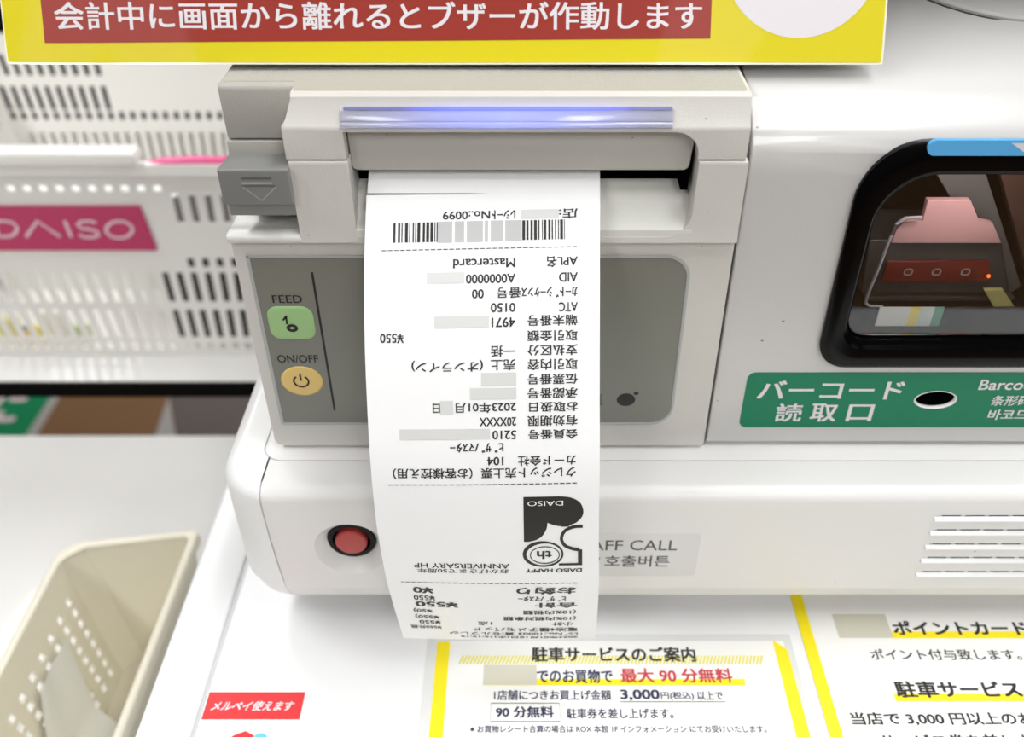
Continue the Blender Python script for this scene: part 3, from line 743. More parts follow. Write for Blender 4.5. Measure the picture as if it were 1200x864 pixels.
st2 = [SLIT]+[SLIT+4*k for k in range(2, 131) if SLIT+4*k < 749]+[750.0]
bmP = bmesh.new(); nx = 40
def prow(v, low=False):
    Y, Z, xc = rec(v); r = []
    for i in range(nx+1):
        a = xc-40+80*i/nx; vv = v+1e-3+4.2*max(0, 1-(i/nx)/.52)**.8 if low else v
        # cut end runs a little skew
        r.append(bmP.verts.new(rf(a, vv, 0)))
    return r
rowsA = [prow(v) for v in stations]; rowsB = [prow(st2[0], True)]+[prow(v) for v in st2[1:]]
for i in range(nx+1):
    if (rowsA[-1][i].co-rowsB[0][i].co).length < .02: rowsB[0][i] = rowsA[-1][i]
for rows in (rowsA, rowsB):
    for A, B in zip(rows, rows[1:]):
        for i in range(nx): bmP.faces.new((A[i], A[i+1], B[i+1], B[i]))
bmesh.ops.delete(bmP, geom=[v for v in bmP.verts if not v.link_faces], context='VERTS')
ex = bmesh.ops.extrude_face_region(bmP, geom=bmP.faces[:])
vs = [g for g in ex['geom'] if isinstance(g, bmesh.types.BMVert)]
bmesh.ops.translate(bmP, verts=vs, vec=(0, .09, 0)); bmesh.ops.recalc_face_normals(bmP, faces=bmP.faces[:])
obj('paper', bmP, M['paper'], recpt, smooth=60)
R = bmesh.new()
def uniq(p):
    o = [p[0]]
    for q in p[1:]:
        if abs(q[0]-o[-1][0])+abs(q[1]-o[-1][1]) > .3: o.append(q)
    return o
def T(body, u0, u1, v0, v1, bold=.018): 
    # measured boxes already include the slant of the line; undo it at the box centre
    um = (u0+u1)/2; dv = (677-um)*rslope((v0+v1)/2); rs.text(R, body, u0, u1, v0-dv, v1-dv, bold, h=.12)
T('店:', 655, 677, 244, 256); T('ﾚｼｰﾄNo.:0099', 519, 604, 246.5, 257.5)
rows = [('APL名', 641, 677, 300, 313), ('Mastercard', 531, 604, 303, 314), ('AID', 655, 677, 319, 330), ('A0000000', 546, 604, 321, 332),
 ('ｶｰﾄﾞｼｰｹﾝｽ番号', 582, 677, 336, 349), ('00', 553, 567, 339, 350), ('ATC', 655, 677, 354, 365), ('0150', 575, 604, 355, 366),
 ('端末番号', 618, 677, 369, 382), ('4971', 576, 604, 372, 383.5), ('取引金額', 618, 677, 387, 400), ('¥550', 445, 473, 391, 402.5),
 ('支払区分', 618, 677, 404, 416.5), ('一括', 575, 604, 405, 418), ('取引内容', 618, 677, 420.5, 433.5), ('売上', 575, 604, 421, 434), ('(オンライン)', 482, 566, 422, 436),
 ('伝票番号', 618, 677, 438, 450.5), ('承認番号', 618, 677, 454.5, 467), ('お取扱日', 620, 677, 471, 483), ('2023年01月', 534, 605, 471.5, 484), ('日', 507, 515.5, 472.5, 484),
 ('有効期限', 618, 677, 487, 499.5), ('20XXXX', 562, 605, 489, 499.5), ('会員番号', 619, 677, 503.5, 515), ('5210', 577, 605, 504.5, 515),
 ('ﾋﾞｻﾞ/ﾏｽﾀｰ', 527, 590, 519, 531), ('カード会社', 607, 675, 534, 546), ('104', 571, 590, 535.5, 545.5), ('クレジット売上票（お客様控え用）', 460, 675, 548.5, 561)]
for r_ in rows: T(*r_)
low = [('ANNIVERSARY HP', 485, 597, 660.5, 666.3, .01), ('おかげさまで50周年', 489, 596, 667, 672.4, .01), ('DAISO HAPPY', 616, 682, 667, 671.6, .025),
 ('お釣り', 605, 675, 689, 697, .025), ('¥0', 484, 508, 689, 696, .03), ('ﾋﾞｻﾞ/ﾏｽﾀｰ', 607, 663, 699, 705), ('¥550', 485, 510, 698.5, 704), ('合計', 627, 677, 706.5, 712.5, .025), ('¥550', 487, 537, 705.5, 711.5, .03),
 ('(10%内税額', 613, 675, 714.5, 720), ('¥50)', 485, 507, 713, 718), ('(10%内税対象額', 590, 675, 721.5, 727), ('¥550)', 487, 515, 720, 725), ('小計', 647, 672, 729, 733.5), ('1点', 560, 577, 727.5, 732), ('¥550', 492, 517, 727, 731.3),
 ('電池4種子メモパッド', 555, 677, 735, 739.6), ('¥550外税', 482, 518, 733, 737), ('ﾚｼﾞNo.:10003 責:セルフレジ', 527, 677, 740.5, 744), ('2023年01月18日(水)16:19:19', 540, 677, 745, 748)]
for r_ in low: T(*r_)
def dash(u0, u1, v, wd, pitch, th=.9):
    u = u1
    while u > u0: rs.rect(R, max(u-wd, u0), u, v-th/2, v+th/2, n=1); u -= pitch
dash(447, 676, 289, 5.4, 7.2, 1.1); dash(453, 676, 566.8, 5.4, 7.2, 1.1); dash(470, 676, 684.8, 5.2, 7, .7)
# bars of the line code (right to left on the paper)
random.seed(11)
def bars(u0, u1):
    u = u0
    while u < u1:
        w_ = random.choice((1.1, 1.3, 1.5, 2.6, 3.4)); rs.rect(R, u, min(u+w_, u1), 256.5, 280, n=4); u += w_+random.choice((1.4, 1.5, 2.3, 2.9))
bars(461, 513); bars(612, 662)
obj('print', R, M['thermal'], recpt)
fd = bmesh.new(); rr0 = random.Random(3)
for u0, u1, v0, v1 in ((611, 655, 244, 255), (500, 544, 316, 329), (509, 573, 368, 382), (564, 605, 435, 450.5), (551, 605, 453, 466.5), (516, 531, 467.5, 484), (468, 574, 501, 513.5)):
    rs.rect(fd, u0, u1, v0, v1, .11, 4)
obj('faint_print', fd, M['fade'], recpt, label='pale grey unreadable patches')
M['fade2'] = mat('smudged_bars', (190, 190, 190), .6, var=.0)
fd = bmesh.new()
for u0, u1 in ((513, 530), (533, 544), (547, 566), (568, 572), (575, 590), (592, 611)): rs.rect(fd, u0, u1, 256, 281, .11, 4)
obj('smudged_bars', fd, M['fade2'], recpt, label='pale grey middle of the line code')
# shop emblem (rounded block, numeral and seal)
E_ = bmesh.new()
def cur(pts, n=6):   # Catmull-Rom through measured points
    o = []
    for i in range(len(pts)-1):
        P = [Vector(pts[max(i-1, 0)]), Vector(pts[i]), Vector(pts[i+1]), Vector(pts[min(i+2, len(pts)-1)])]
        for k in range(n):
            t = k/n; o.append(tuple(.5*((2*P[1])+(P[2]-P[0])*t+(2*P[0]-5*P[1]+4*P[2]-P[3])*t*t+(3*P[1]-P[0]-3*P[2]+P[3])*t**3)))
    return o+[tuple(pts[-1])]
blk = [(613.3, 582)]+cur([(655, 582), (668, 583.5), (679, 589), (683.5, 598), (682.5, 606), (676, 613), (667, 616.5)])+cur([(667, 618), (656, 617.5), (648, 615.5), (641.5, 613)])+cur([(641.5, 613), (640.5, 620), (636, 628), (629, 633), (621, 635)])+[(614, 636)]
rs.ppoly(E_, uniq(blk), .12)
def pstroke(pts, wd, closed=False):
    n = len(pts); L = []
    for i in range(n):
        a = Vector(pts[(i-1) % n] if closed else pts[max(i-1, 0)]); b = Vector(pts[(i+1) % n] if closed else pts[min(i+1, n-1)])
        d_ = (b-a).normalized(); w_ = wd[i] if isinstance(wd, list) else wd
        nn = Vector((-d_.y, d_.x))*w_/2; p = Vector(pts[i]); L.append([E_.verts.new(rs.f(*rs.g(*(p+nn*s_)), .12)) for s_ in (1, -1)])
    for i in range(n if closed else n-1): A, B = L[i], L[(i+1) % n]; E_.faces.new((A[0], A[1], B[1], B[0]))
pstroke(cur([(683, 618), (672, 618.5), (662, 623), (658, 632), (662, 640), (671, 644), (679, 645.5)]), 3.8)
pstroke([(679.8, 645), (679.8, 663.5)], 5); pstroke([(682, 662.3), (655, 662.3)], 2.6)
en = ell(637, 650, 22.3, 14, 40); pstroke(en, [2.2+2.2*max(0, math.cos(2*PI*i/40-PI*1.1)) for i in range(40)], True)
pstroke(ell(638.5, 651, 17, 9.8, 40), 1.1, True)
eT = R = E_
T('th', 629, 647, 646, 655.5, .02)
obj('emblem', E_, M['thermal'], recpt, label='black shop emblem')
R = bmesh.new(); T('DAISO', 618, 660, 587.3, 593, .0)
for v_ in R.verts: v_.co += Vector((0, -.08, .02))
obj('emblem_lettering', R, M['paper'], recpt)

# ------------------------------------------------------------------ notices on the counter
zs_ = zsheet(CZ)
def flat(name, pts, m, parent, h0, h1, **k): return obj(name, pZ_([zs_.g(*p) for p in pts], CZ+h0, CZ+h1), m, parent, **k)
def X_(u, v): return pz(u, v, CZ).x
def Y_(v): return pz(600, v, CZ).y
n1 = empty('parking_notice', (X_(700, 800), Y_(820), CZ), 'parking service notice with yellow side borders and red 90 minutes lettering on the counter', 'notice')
obj('sheet', pZ_([(X_(496, 800), 95), (X_(940, 800), 95), (X_(940, 800), Y_(744)), (X_(496, 800), Y_(744))], CZ+.02, CZ+.3), mat('notice_film', (222, 222, 220), .2, coat=.5), n1, label='clear film over the notice')
yo = bmesh.new()
obj('paper', pZ_([(X_(511, 770), 97), (X_(930, 800), 97), (X_(930, 800), Y_(752)), (X_(511, 770), Y_(752))], CZ+.3, CZ+.42), M['notice'], n1)
zA = zsheet(CZ+.42)
yb = bmesh.new(); xa, xb, xc_, xd = X_(508.5, 800), X_(524, 800), X_(917, 800), X_(932.5, 800)
zA.poly(yb, [(xa, 98), (xb, 98), (xb, Y_(753)), (xa, Y_(753))]); zA.poly(yb, [(xc_, 98), (xd, 98), (xd, Y_(762)), (xc_, Y_(751))])
zA.rect(yb, 567, 873, 796, 803.5, .05)
obj('yellow_border', yb, M['nyellow'], n1)
ha = bmesh.new(); u = 537
while u < 894:
    p1 = zA.g(u, 778.5); p2 = zA.g(u+2.6, 778.5); dx = 1.6; y2 = zA.g(u, 768.5)[1]
    zA.poly(ha, [(p1[0], p1[1]), (p2[0], p2[1]), (p2[0]+dx, y2), (p1[0]+dx, y2)], .04); u += 4.2
obj('hatched_band', ha, M['pale'], n1); M['pale'].node_tree.nodes['Principled BSDF'].inputs['Base Color'].default_value = (s2l(228), s2l(220), s2l(110), 1)
pt = bmesh.new(); zA.rect(pt, 566.5, 629, 779.5, 803, .07); obj('blank_patch', pt, M['patch'], n1, label='plain beige patch')
dk = bmesh.new(); zA.text(dk, '駐車サービスのご案内', 623, 815, 758.5, 776, .028, res=3)
obj('heading', dk, M['ink'], n1)
nv = bmesh.new()
for a_ in (('でのお買物で', 629, 718, 784.5, 801, .014), ('1店舗につきお買上げ金額', 579, 716, 809, 821, .01), ('3,000', 727, 773, 808.5, 821.5, .016), ('円(税込)', 774.5, 813, 811, 821, .01), ('以上で', 817, 847, 810.5, 821, .012),
           ('90 分無料', 581, 649, 828, 841.5, .016), ('駐車券を差し上げます。', 664, 789, 830.5, 842.5, .01), ('※ お買物レシート合算の場合は ROX 本館 1F インフォメーション にてお受けいたします。', 551, 898, 850.5, 859, .008)):
    zA.text(nv, *a_[:5], a_[5]*1.5+.004)
zA.rect(nv, 727, 850, 822.3, 823.2); 
A0, B0 = zA.g(575, 835)[0], zA.g(656, 835)[0]; C0, D0 = zA.g(615, 824.5)[1], zA.g(615, 846)[1]
zA.stroke(nv, [(A0, C0), (B0, C0), (B0, D0), (A0, D0)], .35, closed=True)
obj('lettering', nv, M['navy'], n1)
rd_ = bmesh.new(); zA.text(rd_, '最大 90 分無料', 727, 858, 783.5, 800.5, .026); obj('red_lettering', rd_, M['rink'], n1, label='red lettering')
n2 = empty('point_card_notice', (X_(1100, 800), Y_(820), CZ), 'point card and parking notice with one yellow border, partly under the terminal base at right', 'notice')
obj('sheet', pZ_([(X_(962, 800), 90), (X_(962, 800)+190, 90), (X_(962, 800)+190, 292), (X_(962, 800), 292)], CZ+.02, CZ+.4), M['notice'], n2)
zB = zsheet(CZ+.4)
yb = bmesh.new(); x0, x1 = X_(951, 788), X_(965.5, 788)
zB.poly(yb, [(x0, 91), (x1, 91), (x1, 291), (x0, 291)])
xa_ = pz(1042, 745, CZ).x; zB.poly(yb, [(xa_, Y_(749)), (xa_+75, Y_(749)), (xa_+75, Y_(741)), (xa_, Y_(741))], .05)
xa_ = pz(1048, 818, CZ).x; zB.poly(yb, [(xa_, Y_(823)), (xa_+62, Y_(823)), (xa_+62, Y_(814)), (xa_, Y_(814))], .05)
obj('yellow_border', yb, M['nyellow'], n2)
pt = bmesh.new(); zB.rect(pt, 979, 1042, 720, 748, .07); obj('blank_patch', pt, M['patch'], n2, label='plain beige patch')
dk = bmesh.new()
for a_ in (('ポイントカード', 1046, 1203, 728, 744.5, .016), ('ポイント付与致します。', 1020, 1196, 761, 774, .006), ('駐車サービス', 1049, 1196, 798.5, 818, .018), ('当店で 3,000 円以上のお買上げで', 997, 1292, 835, 850.5, .012), ('サービス券を差し上げます。', 1032, 1280, 861, 877, .012)):
    zB.text(dk, *a_[:5], a_[5]*1.5+.006)
obj('lettering', dk, M['ink'], n2)
n3 = empty('payment_card_sign', (X_(300, 830), Y_(850), CZ), 'small white payment card sign with red header strip and white Japanese lettering', 'sign')
xl3, xr3 = X_(241, 828), X_(354.5, 828)
obj('card', pZ_([(xl3-.4, Y_(845)-45), (xr3, Y_(845)-45), (xr3, Y_(811)), (xl3-.4, Y_(811))], CZ+.02, CZ+.35), M['notice'], n3)
zC = zsheet(CZ+.35)
rb_ = bmesh.new(); zC.poly(rb_, [(xl3, Y_(844)), (xr3, Y_(844)), (xr3, Y_(812)), (xl3, Y_(812))], .05); obj('header', rb_, M['payred'], n3, label='red header strip')
wt = bmesh.new(); zC.text(wt, 'メルペイ使えます', 249, 344, 822, 833.5, .028, h=.1, skew=.25); obj('lettering', wt, M['white'], n3)
lg = bmesh.new(); zC.ppoly(lg, [(262, 872), (274, 862), (288, 857), (299, 863), (310, 872), (300, 880), (270, 880)], .06); obj('red_emblem', lg, M['payred'], n3, label='red folded emblem')
lg = bmesh.new(); q = zC.g(304, 868); zC.poly(lg, ell(q[0], q[1], 3.2, 3.2, 24), .09); obj('blue_emblem', lg, M['cyan'], n3, label='light blue round emblem')

# ------------------------------------------------------------------ side table at left with beige basket
TZb = -550.0
ty1 = pz(100, 510, TZb).y
tbl = empty('side_table', (-420, 300, FZ), 'pale grey brushed side table at lower left below the counter edge', 'table')
obj('tabletop', box(-1100, -190, 0, ty1, TZb-25, TZb), M['steel'], tbl, bevel=1.5)
for x, y in ((-1070, 30), (-220, 30), (-1070, 150), (-220, 150)):
    obj('leg', box(x-15, x+15, y-15, y+15, FZ, TZb-25), M['lampbox'], tbl)

def panel_grid(P, us, vs, skip, th, bm=None):
    """P(u,v) -> point ; builds quads for cells not skipped, with wall thickness th (vector)"""
    bm = bm or bmesh.new(); V = {}; th = Vector(th)
    def vt(i, j, k):
        if (i, j, k) not in V: V[(i, j, k)] = bm.verts.new(Vector(P(us[i], vs[j]))+th*k)
        return V[(i, j, k)]
    nu, nv_ = len(us)-1, len(vs)-1
    solid = lambda i, j: 0 <= i < nu and 0 <= j < nv_ and not skip(i, j)
    for i in range(nu):
        for j in range(nv_):
            if not solid(i, j): continue
            bm.faces.new((vt(i, j, 0), vt(i+1, j, 0), vt(i+1, j+1, 0), vt(i, j+1, 0)))
            bm.faces.new((vt(i, j+1, 1), vt(i+1, j+1, 1), vt(i+1, j, 1), vt(i, j, 1)))
            for (di, dj, a, b) in ((-1, 0, (i, j), (i, j+1)), (1, 0, (i+1, j), (i+1, j+1)), (0, -1, (i, j), (i+1, j)), (0, 1, (i, j+1), (i+1, j+1))):
                if not solid(i+di, j+dj): bm.faces.new((vt(*a, 0), vt(*b, 0), vt(*b, 1), vt(*a, 1)))
    bmesh.ops.recalc_face_normals(bm, faces=bm.faces[:])
    return bm
def cells(a, b, start, w_, pitch, n):
    """edges along one axis and the set of open cell indices"""
    e_ = [a]; op = set()
    for k in range(n):
        s0 = start+k*pitch; e_.append(s0); op.add(len(e_)-1); e_.append(s0+w_)
    e_.append(b); return e_, op
# beige basket
RZ = -450.0
bxL, bxR = pz(30, 720, RZ).x, pz(184, 730, RZ).x
bxL = pz(0, 800, RZ).x-1; bxR = pz(222, 635, RZ).x
byB = pz(225, 629, RZ).y; byF = byB-190
bk = empty('small_basket', ((bxL+bxR)/2, (byB+byF)/2, TZb), 'small beige plastic basket with rows of square holes on the side table', 'basket')
tp_ = 16.0; cutc = 11.0; drop = byB-pz(88, 643, RZ).y
def tier(t, off=0):     # t 0 rim .. 1 floor, outline with a cut back-left corner
    k = tp_*t-off
    x0, x1, y0, y1 = bxL+k*1.1, bxR-k*.5, byF+k, byB-k*.8; z = RZ+(TZb+1-RZ)*t
    return [(x0, y0, z), (x1, y0, z), (x1, y1, z), (x0+cutc, y1-drop, z), (x0, y1-drop-cutc*.9, z)]
c0, c1_ = tier(0), tier(1)
wall_b = bmesh.new()
def quadw(i, j, holes=None):
    A0_, B0_, A1_, B1_ = Vector(c0[i]), Vector(c0[j]), Vector(c1_[i]), Vector(c1_[j])
    Lg = (B0_-A0_).length
    P = lambda u_, v_: A0_.lerp(B0_, u_).lerp(A1_.lerp(B1_, u_), v_)
    n_ = (B0_-A0_).cross(A1_-A0_).normalized(); cen_ = Vector(((bxL+bxR)/2, (byB+byF)/2, RZ))
    if n_.dot(cen_-A0_) < 0: n_ = -n_
    if holes:
        (us0, uw, up, un), (vs0, vw, vp, vn) = holes
        us, uo = cells(0, 1, us0, uw, up, un); vs_, vo = cells(0, 1, vs0, vw, vp, vn)
        panel_grid(P, us, vs_, lambda a, b: a in uo and b in vo, -n_*1.8, wall_b)
    else: panel_grid(P, [0, 1], [0, 1], lambda a, b: False, -n_*1.8, wall_b)
quadw(0, 1); quadw(1, 2); quadw(2, 3); quadw(3, 4)
# left wall (from back corner to front) carries the square holes
quadw(4, 0, ((.055, .033, .0825, 11), (.2, .055, .092, 8)))
obj('wall', wall_b, M['beige'], bk, smooth=25)
flo = bmesh.new(); prism([(p[0], p[1]) for p in c1_], lambda p, q, s: (p, q, s), TZb+.2, TZb+2.4, flo)
obj('floor_plate', flo, M['beige'], bk)
def rimloop(o_, z):
    k = -o_; x0, x1, y0, y1 = bxL+k, bxR-k, byF+k, byB-k
    return [(a, b, z) for a, b in rpoly([(x0, y0), (x1, y0), (x1, y1), (x0+cutc, y1-drop), (x0, y1-drop-cutc*.9)], [4, 4, 4, 9, 9], 4)]
rm = loft([rimloop(-.6, RZ-1), rimloop(-.6, RZ+1.2), rimloop(.4, RZ+2.2), rimloop(3.4, RZ+2.2), rimloop(4.6, RZ+1.2), rimloop(4.8, RZ-6), rimloop(3.8, RZ-6), rimloop(3.2, RZ-1), rimloop(-.6, RZ-1)])
obj('rim', rm, M['beige'], bk, smooth=50)
# paper slip lying in the basket
slp = bmesh.new()
a_, b_ = Vector(c0[4]), Vector(c1_[4])
def wallp(u_, v_, h):
    A0_, B0_, A1_, B1_ = Vector(c0[4]), Vector(c0[0]), Vector(c1_[4]), Vector(c1_[0])
    return A0_.lerp(B0_, u_).lerp(A1_.lerp(B1_, u_), v_)+Vector((h, 0, h*.3))
G = [[wallp(.20+.016*i*(.6+.4*j/8)+ .10*(j/10), .30+.065*j, 3+.8*math.sin(i*.35+j*.2)+(0 if j < 8 else (j-8)*4)) for i in range(26)] for j in range(12)]
loft(G, slp, close=False)
slo = obj('paper_slip', slp, M['slip'], None, label='crumpled pale grey paper slip lying inside the small beige basket', cat='paper', origin=tuple(G[0][0]), smooth=60)

# ------------------------------------------------------------------ rear packing counter and shopping baskets
RC = -520.0; ry = pz(100, 450, RC).y
rear = empty('packing_counter', (-400, 900, FZ), 'pale packing counter with a black front edge carrying the white shopping baskets', 'counter')
obj('countertop', box(-1300, -172, ry+3, 1250, RC-14, RC), M['steel'], rear, bevel=1)
obj('edge_strip', box(-1300, -172, ry, ry+3.2, RC-15.5, RC+.2), M['blackedge'], rear, label='black front edge strip')
for x in (-1250, -200):
    for y in (1180, 1220): obj('leg', box(x-15, x+15, y-15, y+15, FZ, RC-14), M['blackedge'], rear)
fy = 700.0; yf, yb = fy-22, 985.0; px0, px1 = -585.0, -178.0
zr = py(100, 188, fy-18).z; H = zr-RC; txp = 26.0
b1 = empty('shopping_basket', ((px0+px1)/2, (yf+yb)/2, RC), 'white slotted shopping basket with a magenta shop label on the packing counter', 'basket')
def cn(t): k = 1-t; return (px0+txp*k, px1-txp*k, yf+22*k, yb-22*k, RC+H*t)
def slot_wall(name, A, B, rows, start, pitch, wd, pred, thv, pxf):
    LEN = (Vector(A(1))-Vector(B(1))).length; us = [0]; uo = []
    k = start
    while k < LEN-8:
        us.append(k/LEN); uo.append(len(us)-1); us.append((k+wd)/LEN); k += pitch
    us.append(1); vs_ = [0]; vo = {}
    for r, (a, b) in enumerate(rows): vs_.append(a); vo[len(vs_)-1] = r; vs_.append(b)
    vs_.append(1)
    P = lambda u_, v_: Vector(A(v_)).lerp(Vector(B(v_)), u_)
    def skip(i, j):
        if i not in uo or j not in vo: return False
        return pred(vo[j], P((us[i]+us[i+1])/2, (vs_[j]+vs_[j+1])/2).x)
    return obj(name, panel_grid(P, us, vs_, skip, thv), M['bwhite'], b1, smooth=25)
fl = lambda t: (cn(t)[0], cn(t)[2], cn(t)[4]); fr_ = lambda t: (cn(t)[1], cn(t)[2], cn(t)[4])
bl = lambda t: (cn(t)[0], cn(t)[3], cn(t)[4]); br = lambda t: (cn(t)[1], cn(t)[3], cn(t)[4])
def fh(v): return (py(100, v, fy-11).z-RC)/H          # height share on the front wall
def bh(v): return (py(100, v, yb-8).z-RC)/H           # and on the far wall
def fx(u, v): return py(u, v, fy-11).x
def bxx(u, v): return py(u, v, yb-8).x
slot_wall('front_wall', fl, fr_, [(fh(417), fh(408)), (fh(402), fh(367)), (fh(357), fh(320)), (fh(314), fh(302)), (fh(258), fh(222)), (fh(219), fh(212))], 6, 13.3, 6.4,
    lambda r, x: (r < 3) or (r == 3 and x > fx(215, 308)) or (r == 4 and x > fx(196, 240)) or (r == 5 and x < fx(192, 215)), (0, 1.2, 0), None)
b_hi = 1.22
bl2 = lambda t: (cn(t)[0], cn(t)[3], cn(t)[4]); 
slot_wall('back_wall', bl, br, [(bh(238), bh(200)), (bh(187), bh(154)), (bh(140), bh(131)), (bh(129), bh(102)), (bh(90), bh(66))], 8, 12.6, 6.0,
    lambda r, x: (r < 3 and (r != 2 or x > bxx(-10, 135))) or (r == 3 and x < bxx(134, 115)) or (r == 4 and x < bxx(124, 80)), (0, 1.2, 0), None)
slot_wall('side_wall', fl, bl, [(.08, .3), (.36, .6), (.68, .92)], 10, 12.6, 4.6, lambda r, x: True, (2.2, 0, 0), None)
slot_wall('side_wall', fr_, br, [(.08, .3), (.36, .6), (.68, .92)], 10, 12.6, 4.6, lambda r, x: True, (-2.2, 0, 0), None)
obj('bottom', box(px0+txp, px1-txp, yf+22, yb-22, RC, RC+2.5), M['bwhite'], b1)
def rl(o_, z): return [(a, b, z) for a, b in rpoly([(px0-o_, yf-o_), (px1+o_, yf-o_), (px1+o_, yb+o_), (px0-o_, yb+o_)], 14, 5)]
obj('rim', loft([rl(-1, zr-8), rl(-1, zr+1.5), rl(4, zr+2.5), rl(7, zr+1), rl(7.5, zr-8), rl(6, zr-8), rl(4, zr-1), rl(.5, zr-8), rl(-1, zr-8)]), M['bwhite'], b1, smooth=50)
# label on the front wall
def wallpt(u, v, off=0):
    p0_ = Vector((0, fy, RC)); p1_ = Vector((0, fy-22, zr)); n_ = Vector((0, (p1_-p0_).z, -(p1_-p0_).y)).normalized()
    if n_.y > 0: n_ = -n_
    return p0_, (p1_-p0_).normalized(), n_
W0, WD, WN = wallpt(0, 0)
wsh = Sheet(lambda a, b, h: Vector((a, W0.y, W0.z))+WD*b+WN*h, lambda u, v: (pp(u, v, W0, WN).x, (pp(u, v, W0, WN)-W0).dot(WD)))
xl_, xr2, xr1 = wsh.g(-75, 266)[0], wsh.g(165, 242)[0], wsh.g(185, 292)[0]
mb = bmesh.new(); zt_, zb_ = wsh.g(100, 241)[1], wsh.g(100, 292)[1]
prism(rpoly([(xl_, zb_), (xr1, zb_), (xr2, zt_), (xl_, zt_)], 1.5, 4), lambda p, q, s: wsh.f(p, q, s), .3, 2.5, mb)
lbl = obj('shop_label', mb, M['mag'], b1, label='magenta label with white lettering')
lt_ = bmesh.new()
def ch_stroke(pts, wd=2.6, cl=False): wsh.stroke(lt_, [wsh.g(*p) for p in pts], wd, 2.7, cl)
def ovl(cx_, cy_, a, b, n=24): return [(cx_+a*math.cos(2*PI*i/n), cy_+b*math.sin(2*PI*i/n)) for i in range(n)]
ch_stroke([(-4, 257), (-1, 275)]); ch_stroke([(-4, 257), (8, 257), (17, 259), (22, 265), (19, 272), (12, 275), (-1, 275)])
ch_stroke([(32, 275.5), (45, 257), (72, 275.5)]); ch_stroke([(77, 256.5), (85, 276)])
ch_stroke([(114, 259), (106, 257), (96, 257.5), (92, 261), (96, 265.5), (106, 266.5), (115, 269), (117, 273.5), (111, 276), (101, 276), (94, 273)])
ch_stroke(ovl(141, 267, 15.5, 9.8), cl=True)
obj('lettering', lt_, M['bleg'], lbl)
# pink carrying handle lying on the rim
hp = [py(u, v, fy-24) for u, v in ((141, 190), (146, 195), (156, 197.5), (170, 195), (195, 190), (230, 189), (265, 189.5), (330, 190), (372, 190))]
obj('carry_handle', tube(hp, 4.2, 10), M['pink'], b1, label='pink carrying handle')
gp = bmesh.new(); a = py(-60, 186, fy-30); b = py(160, 186, fy-30)
obj('hand_grip', pY_(rrect(a.x, b.x, py(0, 193, fy-30).z, py(0, 177.5, fy-30).z, 4), fy-34, fy-16), M['bwhite'], b1, bevel=2, label='thick white grip bar')
M['infill'] = mat('slot_shade_brown', (62, 54, 50), .6)
def lump(x0, x1, y0, y1, z0, z1, r):
    L = []
    for k in range(7):
        a = PI/2*k/6; o_ = r*(1-math.cos(a)); L.append([(p, q, z1-r+r*math.sin(a)) for p, q in rrect(x0+o_, x1-o_, y0+o_, y1-o_, 12, 5)])
    return loft([[(p, q, z0) for p, q in rrect(x0+4, x1-4, y0+4, y1-4, 10, 5)]]+L, cap0=True, cap1=True)
obj('filler', lump(py(205, 380, fy+40).x, px1-40, fy+22, fy+100, RC+2.6, py(240, 264, fy+30).z, 14), M['infill'], None, label='dark brown pouch added as the shade inside the right end of the shopping basket', cat='filler', origin=(-250, fy+60, RC+2.6), smooth=60)  # added block; its dark colour imitates shade behind the right slots
M['infill2'] = mat('white_infill', (236, 238, 230), .6, var=.05, vscale=20)
obj('pale_infill', lump(px0+45, px1-45, fy+105, fy+185, RC+2.6, py(100, 236, fy+105).z, 18), M['infill2'], None, label='added white bag lying along the inside of the shopping basket behind the small packets', cat='infill', origin=(-450, fy+80, RC+2.6), smooth=60)  # added pale block that whitens what shows through the slots
board = empty('dark_backdrop', (-400, 1020, RC), 'black panel added to darken the slots at the back of the white shopping basket', 'panel')  # black sheet added so the back slots look dark
obj('board', box(-1000, -172, 1016, 1028, RC+8, -200), M['blackedge'], board, bevel=1)
obj('stand', box(-990, -182, 1000, 1045, RC, RC+8), M['blackedge'], board)
backer = empty('slot_backing', (-420, 1002, RC), 'pale grey low tray added to lighten the slots, between the white shopping basket and the black panel', 'backing')  # pale plate added so the lower back slots look grey
obj('backing_wall', box(-700, -190, 992, 998, RC, py(150, 150, 995).z), M['bwhite'], backer, bevel=1)
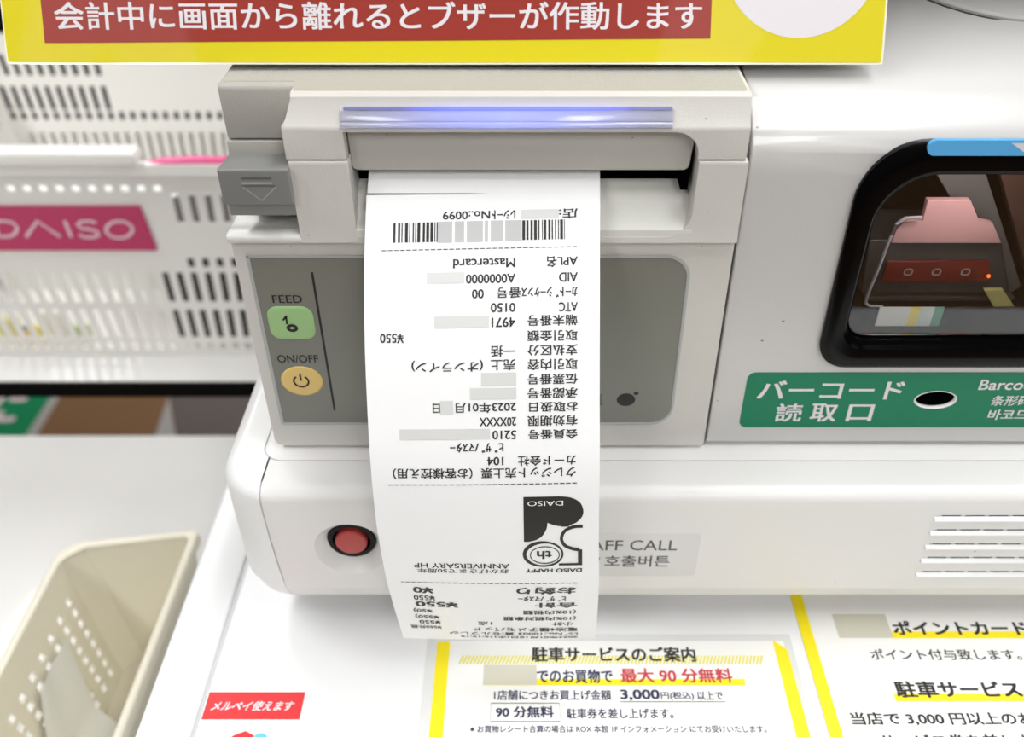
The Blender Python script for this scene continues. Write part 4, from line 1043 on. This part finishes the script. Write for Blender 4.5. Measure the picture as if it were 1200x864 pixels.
# little packets in the nearest basket
rnd = random.Random(5)
cols = [(232, 214, 90), (226, 176, 140), (190, 200, 150), (90, 120, 110), (240, 236, 224), (222, 212, 130)]
spots = [(47, 389), (36, 394), (92, 388), (20, 390), (60, 372), (8, 380)]
names = ['yellow', 'peach', 'pale green', 'dark green', 'cream', 'straw yellow']
for (u, v), cl, nm in zip(spots, cols, names):
    p = py(u, v, fy+18); s_ = 14 if nm != 'mint white' else 45; hh = 14 if nm != 'mint white' else 60
    bmx = pY_(rrect(p.x-s_/2*1.6, p.x+s_/2*1.6, RC+2.6, max(p.z+6, RC+18) if nm != 'mint white' else RC+80, 2.5), p.y-3+rnd.random()*2, p.y+4)
    obj('packet', bmx, mat('packet_'+nm.replace(' ', '_'), cl, .4), None, label=nm+' packet lying by the front wall inside the labelled basket', cat='packet', group='packets in the labelled basket', origin=(p.x, p.y, RC+2.6), bevel=1)

# floor marks seen through the gap between table and packing counter
def zf_(u, v): p = pz(u, v, FZ); return (p.x, p.y)
fs = empty('floor_sign', (*zf_(10, 490), FZ), 'green floor sign with white border and lettering on the brown floor', 'sign')
obj('border', pZ_([zf_(-120, 540), zf_(25, 540), zf_(92, 430), zf_(-90, 430)], FZ, FZ+2), M['fgrey'], fs)
obj('panel', pZ_([zf_(-118, 539), zf_(13, 539), zf_(82, 431), zf_(-88, 431)], FZ+2, FZ+4), M['fgreen'], fs)
fzs = Sheet(lambda a, b, h: (a, b, FZ+4+h), zf_)
lt2 = bmesh.new(); fzs.text(lt2, 'に', -10, 26, 464, 498, .03, h=1); obj('lettering', lt2, M['bleg'], fs)
obj('floor_mat', pZ_([zf_(213, 540), zf_(420, 540), zf_(380, 420), zf_(191, 420)], FZ, FZ+5), M['fdark'], None, label='dark grey mat on the brown floor beyond the gap', cat='mat', origin=(*zf_(250, 490), FZ))
obj('floor_tape', pZ_([zf_(172, 540), zf_(211, 540), zf_(198, 465)], FZ, FZ+1.5), M['fgrey'], None, label='pale grey tape wedge on the floor beside the dark mat', cat='tape', origin=(*zf_(200, 500), FZ))
